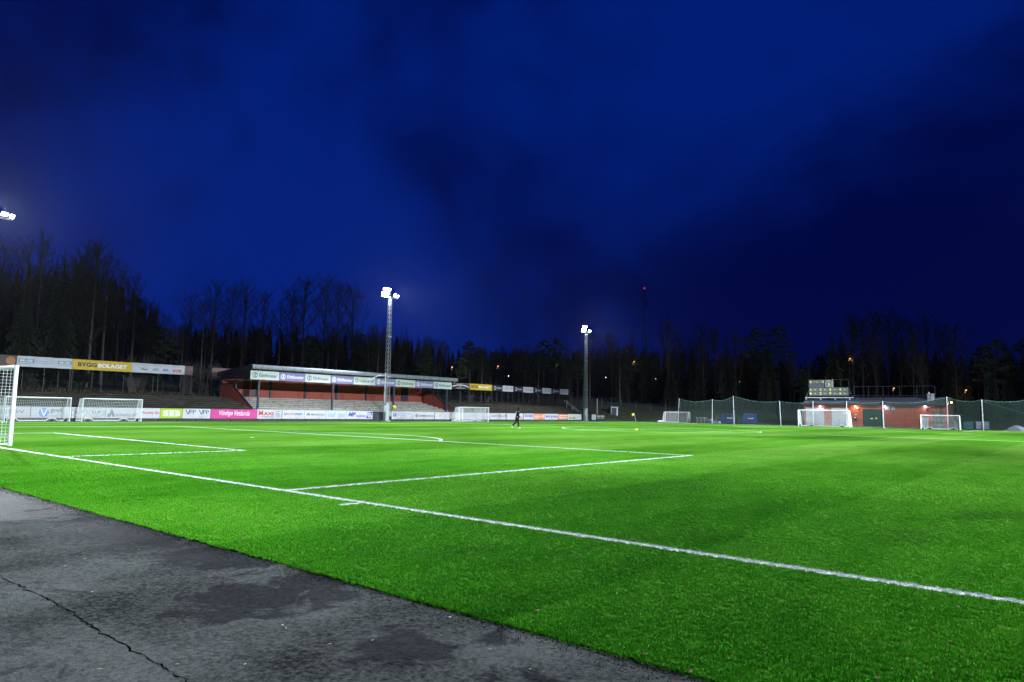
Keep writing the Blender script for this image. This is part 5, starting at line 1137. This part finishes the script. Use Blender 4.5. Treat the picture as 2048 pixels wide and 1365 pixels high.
for px, py in [(565, 1252), (572, 1258), (660, 1290), (745, 1282), (200, 1340), (20, 1163), (130, 1133), (170, 1119), (278, 1100), (1060, 1340), (355, 1330), (490, 1330), (980, 1300), (185, 1185)]: leaf(px, py, 1, 'small pale dry leaf lying on the grey asphalt', 'pale leaves on the asphalt', rl.uniform(.4, .75), -.009)
for px, py in [(1565, 898), (1877, 938), (1948, 915)]: leaf(px, py, 2, 'bright yellow leaf lying far out on the turf', 'yellow leaves on the turf', 1.5, .01)
# ================================================================== THE WOOD
def bare_tree(seed, h, bark, spread=1.0, first=.38, nb=30, curve=.3):
    """trunk mesh and crown (branches and twigs) mesh of a leafless tree"""
    r = random.Random(seed); tr = MB(); cr = MB()
    n = 9; ax, ay = r.uniform(-curve, curve), r.uniform(-curve, curve); P = []; R = []
    for i in range(n+1):
        t = i/n; P.append(Vector((ax*math.sin(t*2.2)*t*2+r.uniform(-.05, .05), ay*math.sin(t*1.7+.5)*t*2+r.uniform(-.05, .05), h*t))); R.append(.011*h*(1-t)**.8+.015)
    tr.tube(P, R, 7)
    def at(t):
        k = min(n-1, int(t*n)); u = t*n-k; return P[k].lerp(P[k+1], u), R[k]*(1-u)+R[k+1]*u
    def flat(a, b, w):
        d = (b-a); o = d.orthogonal().normalized(); q = d.cross(o).normalized()
        for s in (o, q): cr.add([a-s*w, a+s*w, b+s*w*.3, b-s*w*.3], [(0, 1, 2, 3)])
    for i in range(nb):
        t = first+(1-first)*((i+r.random())/nb)**.85
        if t > .985: t = .985
        p, rr_ = at(t); az = i*2.4+r.uniform(-.5, .5); up = r.uniform(.5, 1.1)+.5*t
        L = spread*h*(.10+.16*math.sin(PI*min(1, (t-first)/(1-first)*.85+.15)))*r.uniform(.7, 1.2)
        d = Vector((math.cos(az), math.sin(az), up)).normalized(); Q = [p]; q = p
        for k in range(4):
            d = (d+Vector((r.uniform(-.18, .18), r.uniform(-.18, .18), r.uniform(-.02, .20)))).normalized(); q = q+d*L/4; Q.append(q)
        cr.tube(Q, [rr_*.42, rr_*.34, rr_*.25, rr_*.17, .008], 4, cap=False)
        for k in range(1, 5):
            for s in range(2):
                b = Q[k-1].lerp(Q[k], r.random()); e = (d+Vector((r.uniform(-.9, .9), r.uniform(-.9, .9), r.uniform(-.2, .7)))).normalized(); l2 = L*r.uniform(.22, .45); c1 = b+e*l2*.5; e2 = (e+Vector((r.uniform(-.4, .4), r.uniform(-.4, .4), r.uniform(-.2, .4)))).normalized(); c2 = c1+e2*l2*.5
                flat(b, c1, .024); flat(c1, c2, .018)
                for w in range(4):
                    g_ = b.lerp(c1, r.random()) if w < 2 else c1.lerp(c2, r.random()); v = (e2+Vector((r.uniform(-1, 1), r.uniform(-1, 1), r.uniform(-.5, .6)))).normalized(); flat(g_, g_+v*l2*r.uniform(.35, .7), .015)
    return tr.mesh('trunk', bark), cr.mesh('crown', TWIG)
def spruce(seed, h, wid=.17):
    r = random.Random(seed); tr = MB(); cr = MB()
    tr.tube([(0, 0, 0), (r.uniform(-.1, .1), 0, h*.5), (0, 0, h)], [.010*h, .006*h, .012], 6)
    z = h*.10; 
    while z < h*.985:
        t = z/h; L = max(.12, h*wid*(1-t)**.85)*r.uniform(.72, 1.15); nb = 8 if t < .8 else 6; a0 = r.uniform(0, 6)
        for k in range(nb):
            a = a0+2*PI*k/nb+r.uniform(-.25, .25); l_ = L*r.uniform(.7, 1.15); droop = .25+.35*(1-t)
            d = Vector((math.cos(a), math.sin(a), 0)); sd = Vector((-d.y, d.x, 0)); p0 = Vector((0, 0, z)); 
            for s in range(5):
                u0 = s/5; u1 = (s+1.4)/5
                b = p0+d*l_*u0+Vector((0, 0, -droop*l_*u0*u0)); e = p0+d*l_*min(1.05, u1)+Vector((0, 0, -droop*l_*u1*u1+.08*l_))
                w = l_*.24*(1-u0*.7)*r.uniform(.6, 1.3)
                for sg in (-1, 1):
                    tip = b.lerp(e, .7)+sd*sg*w+Vector((0, 0, -r.uniform(.05, .22)*l_)); cr.add([b, e, tip], [(0, 1, 2)])
                cr.add([b, e, b.lerp(e, .5)+Vector((r.uniform(-.05, .05), r.uniform(-.05, .05), -.20*l_*r.uniform(.6, 1.4)))], [(0, 1, 2)])
        z += h*.021*r.uniform(.8, 1.25)
    cr.add([(-.05, 0, h*.97), (.05, 0, h*.97), (0, 0, h*1.015)], [(0, 1, 2)])
    return tr.mesh('trunk', BARK), cr.mesh('crown', NEEDLE)
def pine(seed, h, flat_=.5):
    r = random.Random(seed); tr = MB(); cr = MB()
    tr.tube([(0, 0, 0), (r.uniform(-.3, .3), r.uniform(-.3, .3), h*.5), (r.uniform(-.3, .3), 0, h*.97)], [.011*h, .008*h, .02], 7)
    for i in range(26):
        t = .45+.54*(i+r.random())/26; a = i*2.4; L = h*.17*math.sin(PI*min(1, (t-.45)/.55*.75+.22))*r.uniform(.6, 1.2)
        b = Vector((0, 0, h*t)); e = b+Vector((math.cos(a)*L, math.sin(a)*L, L*r.uniform(.05, .5))); tr.tube([b, b.lerp(e, .5)+Vector((0, 0, -.1)), e], [.03, .02, .01], 4, cap=False)
        for q in range(3):
            c = b.lerp(e, r.uniform(.55, 1.05)); rad = L*r.uniform(.22, .42)+.2
            for k in range(34):
                v = Vector((r.gauss(0, 1), r.gauss(0, 1), r.gauss(0, .55))); v = v.normalized()*rad*r.random()**.4; v.z *= flat_; p = c+v
                u = Vector((r.uniform(-1, 1), r.uniform(-1, 1), r.uniform(-.2, 1))).normalized()*.30; w = u.orthogonal().normalized()*.11
                cr.add([p-w, p+w, p+u], [(0, 1, 2)])
    return tr.mesh('trunk', BARK), cr.mesh('crown', PINEN)
KINDS = {}
KINDS['alder'] = [bare_tree(s, 16, BARK, sp, f_, 30) for s, sp, f_ in ((1, .95, .42), (2, 1.15, .38), (3, .85, .5), (4, 1.05, .34))]
KINDS['birch'] = [bare_tree(s, 16, BIRCHBARK, sp, f_, 32, .4) for s, sp, f_ in ((11, .8, .36), (12, .95, .42), (13, .75, .3))]
KINDS['spruce'] = [spruce(s, 16, w) for s, w in ((21, .17), (22, .14), (23, .20), (24, .155))]
KINDS['pine'] = [pine(s, 16, f_) for s, f_ in ((31, .5), (32, .6), (33, .45))]
LABK = {'alder': 'dark bare deciduous tree', 'birch': 'bare pale-trunked birch tree', 'spruce': 'dark pointed spruce tree', 'pine': 'dark pine tree with clumped crown'}
rtree = random.Random(99)
LAMPS = [(903, 735, 'x', -68), (995, 733, 'x', -72), (1112, 730.5, 'x', -66), (1267, 724, 'y', 150), (1310, 758, 'y', 160), (1457, 720, 'y', 152), (1478, 763, 'y', 170), (1698, 718, 'y', 150), (1786, 777, 'y', 158), (1930, 781, 'y', 150), (1016, 752.5, 'x', -80), (1086.5, 754.5, 'x', -80), (1210.5, 755.5, 'y', 172)]
def px_of(p):
    d = np.array(p, float)-CAM; z = d@FW
    return 1024+F_PX*(d@RT)/z, 682.5-F_PX*(d@UP)/z, z
TREES = []
def spot_of(x, y, where):
    u = px_of((x, y, H(x, y)))[0]
    if where == L_W:
        return 'behind the wide yellow hoarding' if u < 265 else 'behind the empty brown hoardings' if u < 440 else 'behind the stand' if u < 760 else 'behind the mast' if u < 930 else 'behind the square hoardings' if u < 1145 else 'behind the pale hut'
    return 'behind the ball net' if u < 1590 else 'behind the scoreboard' if u < 1705 else 'behind the empty sign frame' if u < 1880 else 'behind the snow heap'
def tree(kind, x, y, h, where, tall=False):
    z = H(x, y); where = spot_of(x, y, where)
    tm, cm = rtree.choice(KINDS[kind]); s = h/16.0
    o = thing({'alder': 'bare_tree', 'birch': 'birch_tree', 'spruce': 'spruce_tree', 'pine': 'pine_tree'}[kind], ('tall ' if tall else '')+LABK[kind]+(' topping the wood ' if tall else ' in the wood ')+where, 'tree', (x, y, z-.1), rtree.uniform(0, 6.28), ('tall ' if tall else '')+LABK[kind]+', '+where)
    k = s*rtree.uniform(.88, 1.12)
    o.scale = (k, k, s)
    put('trunk', tm, o); put('crown', cm, o); TREES.append((x, y))
SKY = [(-200, 520), (0, 510), (60, 505), (130, 500), (200, 530), (260, 568), (310, 610), (335, 652), (370, 645), (420, 640), (480, 645), (560, 650), (640, 652), (720, 655), (800, 660), (860, 672), (900, 690), (1000, 690), (1060, 690), (1100, 687), (1160, 692), (1230, 682), (1300, 692), (1400, 684), (1450, 694), (1520, 684), (1580, 712), (1620, 716), (1650, 692), (1720, 684), (1800, 684), (1900, 688), (1940, 708), (1985, 694), (2300, 690)]
def skyl(px): return float(np.interp(px, [a for a, _ in SKY], [b for _, b in SKY]))
# trees whose outlines stand against the sky
L_W, F_W = 'behind the terraces', 'beyond the far end'
STANDOUT = [(20, 500, 'alder'), (58, 495, 'birch'), (90, 478, 'birch'), (132, 484, 'spruce'), (165, 505, 'alder'), (195, 500, 'birch'), (220, 520, 'birch'), (247, 545, 'alder'), (275, 562, 'birch'), (308, 588, 'spruce'), (335, 640, 'alder'), (377, 602, 'alder'), (410, 612, 'birch'), (429, 576, 'alder'), (463, 590, 'alder'), (489, 578, 'alder'), (533, 596, 'alder'), (562, 622, 'birch'), (594, 600, 'alder'), (612, 571, 'alder'), (649, 570, 'alder'), (676, 580, 'alder'), (711, 588, 'alder'),
            (634, 652, 'spruce'), (718, 655, 'spruce'), (755, 648, 'spruce'), (768, 652, 'spruce'), (803, 650, 'spruce'), (814, 654, 'spruce'), (836, 664, 'spruce'), (850, 658, 'spruce'), (861, 668, 'spruce'), (880, 690, 'alder'), (940, 682, 'pine'), (1040, 684, 'spruce'), (1088, 678, 'pine'), (1112, 676, 'pine'), (1180, 672, 'birch'), (1218, 674, 'alder')]
for px_, py_, k in STANDOUT:
    X = -rtree.uniform(56, 66)
    p = onx(px_, py_, X); tree(k, X, p[1], p[2]-H(X, p[1])+.1, L_W, True)
for px_, py_, k in [(1264, 648, 'spruce'), (1292, 672, 'spruce'), (1335, 653, 'birch'), (1362, 680, 'alder'), (1398, 662, 'alder'), (1430, 668, 'alder'), (1453, 670, 'spruce'), (1470, 675, 'alder'), (1490, 674, 'spruce'), (1511, 656, 'pine'), (1534, 649, 'spruce'), (1555, 651, 'pine'), (1582, 700, 'alder'), (1611, 711, 'spruce'), (1629, 705, 'spruce'), (1663, 643, 'spruce'), (1681, 655, 'spruce'), (1702, 642, 'alder'), (1722, 650, 'alder'), (1748, 640, 'alder'), (1770, 634, 'alder'), (1796, 652, 'alder'), (1822, 660, 'alder'), (1849, 646, 'alder'), (1880, 668, 'alder'), (1908, 662, 'alder'), (1925, 695, 'spruce'), (1965, 690, 'pine'), (1992, 678, 'pine'), (2042, 680, 'pine')]:
    Y = rtree.uniform(142, 156); p = ony(px_, py_, Y); tree(k, p[0], Y, p[2]-H(p[0], Y)+.1, F_W, True)
# the wood filling in below and behind them
def clear_of_lamps(u, z, kind):
    for a, b, pl, v in LAMPS:
        if abs(u-a) < (16 if kind == 'spruce' else 5): return False
    return True
cnt = 0; tries = 0
while cnt < 128 and tries < 4000:
    tries += 1
    X = -rtree.uniform(50.5, 96); Y = rtree.uniform(2, 158)
    if any((X-a)**2+(Y-b)**2 < 4 for a, b in TREES): continue
    u, v, z = px_of((X, Y, H(X, Y)))
    if u < -60 or u > 1330: continue
    kind = rtree.choices(('alder', 'birch', 'spruce', 'pine'), (.30, .28, .37, .05) if u < 760 else (.16, .14, .58, .12))[0]
    if not clear_of_lamps(u, z, kind): continue
    hmax = onx(u, skyl(u)+rtree.uniform(0, 26), X)[2]-H(X, Y)
    h = min(rtree.uniform(11, 19), hmax)
    if h < 6: continue
    tree(kind, X, Y, h, L_W); cnt += 1
cnt = 0; tries = 0
while cnt < 84 and tries < 4000:
    tries += 1
    Y = rtree.uniform(139, 182); X = rtree.uniform(-62, 46)
    if any((X-a)**2+(Y-b)**2 < 4 for a, b in TREES): continue
    u, v, z = px_of((X, Y, H(X, Y)))
    if u < 1180 or u > 2110: continue
    kind = rtree.choices(('alder', 'birch', 'spruce', 'pine'), (.25, .12, .50, .13))[0]
    if not clear_of_lamps(u, z, kind): continue
    h = min(rtree.uniform(11, 19), ony(u, skyl(u)+rtree.uniform(0, 30), Y)[2]-H(X, Y))
    if h < 6: continue
    tree(kind, X, Y, h, F_W); cnt += 1
# the depth of the wood, one dark mass of far trees
dw = MB(); rd = random.Random(55); made = 0
while made < 1150:
    if rd.random() < .6: X, Y = -rd.uniform(96, 150), rd.uniform(-5, 260)
    else: X, Y = rd.uniform(-150, 75), rd.uniform(184, 235)
    u, v, z = px_of((X, Y, H(X, Y)))
    if z < 5 or u < -150 or u > 2200: continue
    d = ray(u, skyl(u)+rd.uniform(6, 40)); t_ = (X-CAM[0])/d[0] if abs(d[0]) > abs(d[1]) else (Y-CAM[1])/d[1]
    g0 = H(X, Y); h = min(rd.uniform(13, 24), CAM[2]+d[2]*t_-g0)
    if h < 4: continue
    w = h*rd.uniform(.11, .17); nl = 7
    for k in range(nl):
        z0 = g0+h*(.08+.86*k/nl); z1 = z0+h*.22; rr_ = w*(1-k/nl)+.15; a0 = rd.uniform(0, 6)
        ring = [(X+rr_*rd.uniform(.6, 1.15)*math.cos(a0+j*PI/4), Y+rr_*rd.uniform(.6, 1.15)*math.sin(a0+j*PI/4), z0-rd.uniform(0, .06)*h) for j in range(8)]
        dw.add(ring+[(X+rd.uniform(-.1, .1), Y, min(z1, g0+h))], [(j, (j+1) % 8, 8) for j in range(8)])
    made += 1
o = dw.build('distant_wood', NEEDLE); o['kind'] = 'stuff'; o['label'] = 'dark mass of spruce wood behind the nearer trees'; o['category'] = 'wood'
# undergrowth: bare shrubs along the fence
def shrub_mesh(seed):
    r = random.Random(seed); m = MB()
    for k in range(46):
        a = r.uniform(0, 6.28); l_ = r.uniform(1.6, 3.4); tilt = r.uniform(.05, .55); p = Vector((r.uniform(-.25, .25), r.uniform(-.25, .25), 0)); d = Vector((math.cos(a)*tilt, math.sin(a)*tilt, 1)).normalized(); Q = [p]
        for i in range(4): d = (d+Vector((r.uniform(-.12, .12), r.uniform(-.12, .12), 0))).normalized(); p = p+d*l_/4; Q.append(p)
        m.tube(Q, [.018, .014, .011, .008, .004], 3, cap=False)
        for i in range(5):
            b = Q[r.randint(1, 3)]; e = b+Vector((r.uniform(-.5, .5), r.uniform(-.5, .5), r.uniform(.2, .9))); m.tube([b, e], [.008, .003], 3, cap=False)
    return m.mesh('stems', mat('shrub_stems', (0.09, 0.08, 0.075), .9, .3))
SHR = [shrub_mesh(s) for s in (1, 2, 3)]
for px_, row, X, s in [(268, 722, -49.5, 1.25), (285, 722, -50, 1.0), (380, 735, -50, 1.2), (405, 738, -50.5, 1.1), (425, 740, -51, 1.2), (60, 715, -50, .9), (940, 765, -51, 1.0), (975, 765, -52, 1.1), (700, 750, -51, 1.2)]:
    p = onx(px_, row, X); o = thing('bare_shrub', 'bare many-stemmed shrub growing behind the tall hoardings', 'shrub', (X, p[1], H(X, p[1])-.05), rtree.uniform(0, 6), 'bare shrubs along the wood edge'); o.scale = (s*1.15, s*1.15, s*1.15)
    put('stems', rtree.choice(SHR), o)
# ---- lit path lamps seen between the trees
AMB = emit('sodium_bulb', (1.0, .50, .20), 2.5); WHB = emit('white_bulb', (.85, .92, 1.0), 6)
for i, (a, b, pl, v) in enumerate(LAMPS):
    p = onx(a, b, v) if pl == 'x' else ony(a, b, v); cold = i >= 10; g0 = H(p[0], p[1]); hh_ = p[2]-g0
    r = thing('path_lamp', ('small cold white lamp on a pole among the trees' if cold else 'amber street lamp on a thin pole among the trees'), 'street lamp', (p[0], p[1], g0), 0, 'cold lamps in the wood' if cold else 'amber lamps in the wood')
    MB().tube([(0, 0, -.1), (0, 0, hh_+.05)], [.08, .05], 6).build('pole', BLACKSTEEL, r)
    MB().box(-.08, .42, -.11, .11, hh_+.10, hh_+.22).build('hood', BLACKSTEEL, r)
    sz_ = .07 if cold else .12
    MB().lathe([(.03, hh_-.10), (sz_, hh_-.04), (sz_, hh_+.09)], .18, 0, 10).build('bulb', WHB if cold else AMB, r)
    if not cold:
        l_ = bpy.data.lights.new('lamp_light', 'POINT'); l_.energy = 90; l_.color = (1.0, .5, .2); l_.shadow_soft_size = .15
        q = bpy.data.objects.new('lamp_light', l_); COL.objects.link(q); q.parent = r; q.location = (.18, 0, hh_-.35)
# ---- radio mast far behind
YT = 330.0; p = ony(1289, 579, YT); g0 = H(p[0], YT)
r = thing('radio_mast', 'tall thin lattice radio mast with red warning light above the wood', 'mast', (p[0], YT, g0)); hh_ = p[2]-g0
for s, t in ((-.8, -.5), (.8, -.5), (0, .9)): MB().tube([(s, t, 0), (s*.8, t*.8, hh_)], .11, 4).build('leg', BLACKSTEEL, r)
b_ = MB(); z = 0; k = 0; tri = [(-.8, -.5), (.8, -.5), (0, .9)]
while z < hh_-3:
    for i in range(3): a, c = tri[i], tri[(i+1) % 3]; b_.tube([(*a, z), (c[0]*.95, c[1]*.95, z+3)], .05, 3, cap=False)
    z += 3
b_.build('bracing', BLACKSTEEL, r)
for (x, y, z0, z1) in ((-1.2, -.6, .90, .98), (1.0, -.7, .88, .96), (1.3, .2, .80, .86), (-1.1, .3, .55, .57)): MB().box(x-.25, x+.25, y-.15, y+.15, hh_*z0, hh_*z1).build('antenna', BLACKSTEEL, r)
MB().lathe([(.1, hh_), (.35, hh_+.2), (.35, hh_+.8), (.1, hh_+1.2)], 0, 0, 8).build('warning_light', emit('red_warning', (1.0, .05, .10), .7), r)
p2 = ony(1294, 590, YT)
MB().tube([(p2[0]-p[0], 1, p2[2]-g0), (p2[0]-p[0]+3.0, 1, 0)], .09, 4).build('guy_wire', BLACKSTEEL, r); MB().tube([(0, 0, hh_*.97), (-2.0, .2, 0)], .04, 4).build('guy_wire', BLACKSTEEL, r)
# ---- thin haze, added for a glow round the lamps
hz_ = MB().box(-2600, 2600, -2600, 3200, -1.1, 125)
o = hz_.build('haze', None); o.data.materials.clear(); o['kind'] = 'stuff'
m = bpy.data.materials.new('lamp_glow_haze'); m.use_nodes = True; n = m.node_tree.nodes; n.clear()
pv = N(n, 'ShaderNodeVolumePrincipled'); om = N(n, 'ShaderNodeOutputMaterial'); pv.inputs['Color'].default_value = (0.92, 0.95, 1.0, 1); pv.inputs['Density'].default_value = 0.000008; pv.inputs['Anisotropy'].default_value = 0.72
m.node_tree.links.new(pv.outputs[0], om.inputs['Volume']); o.data.materials.append(m)
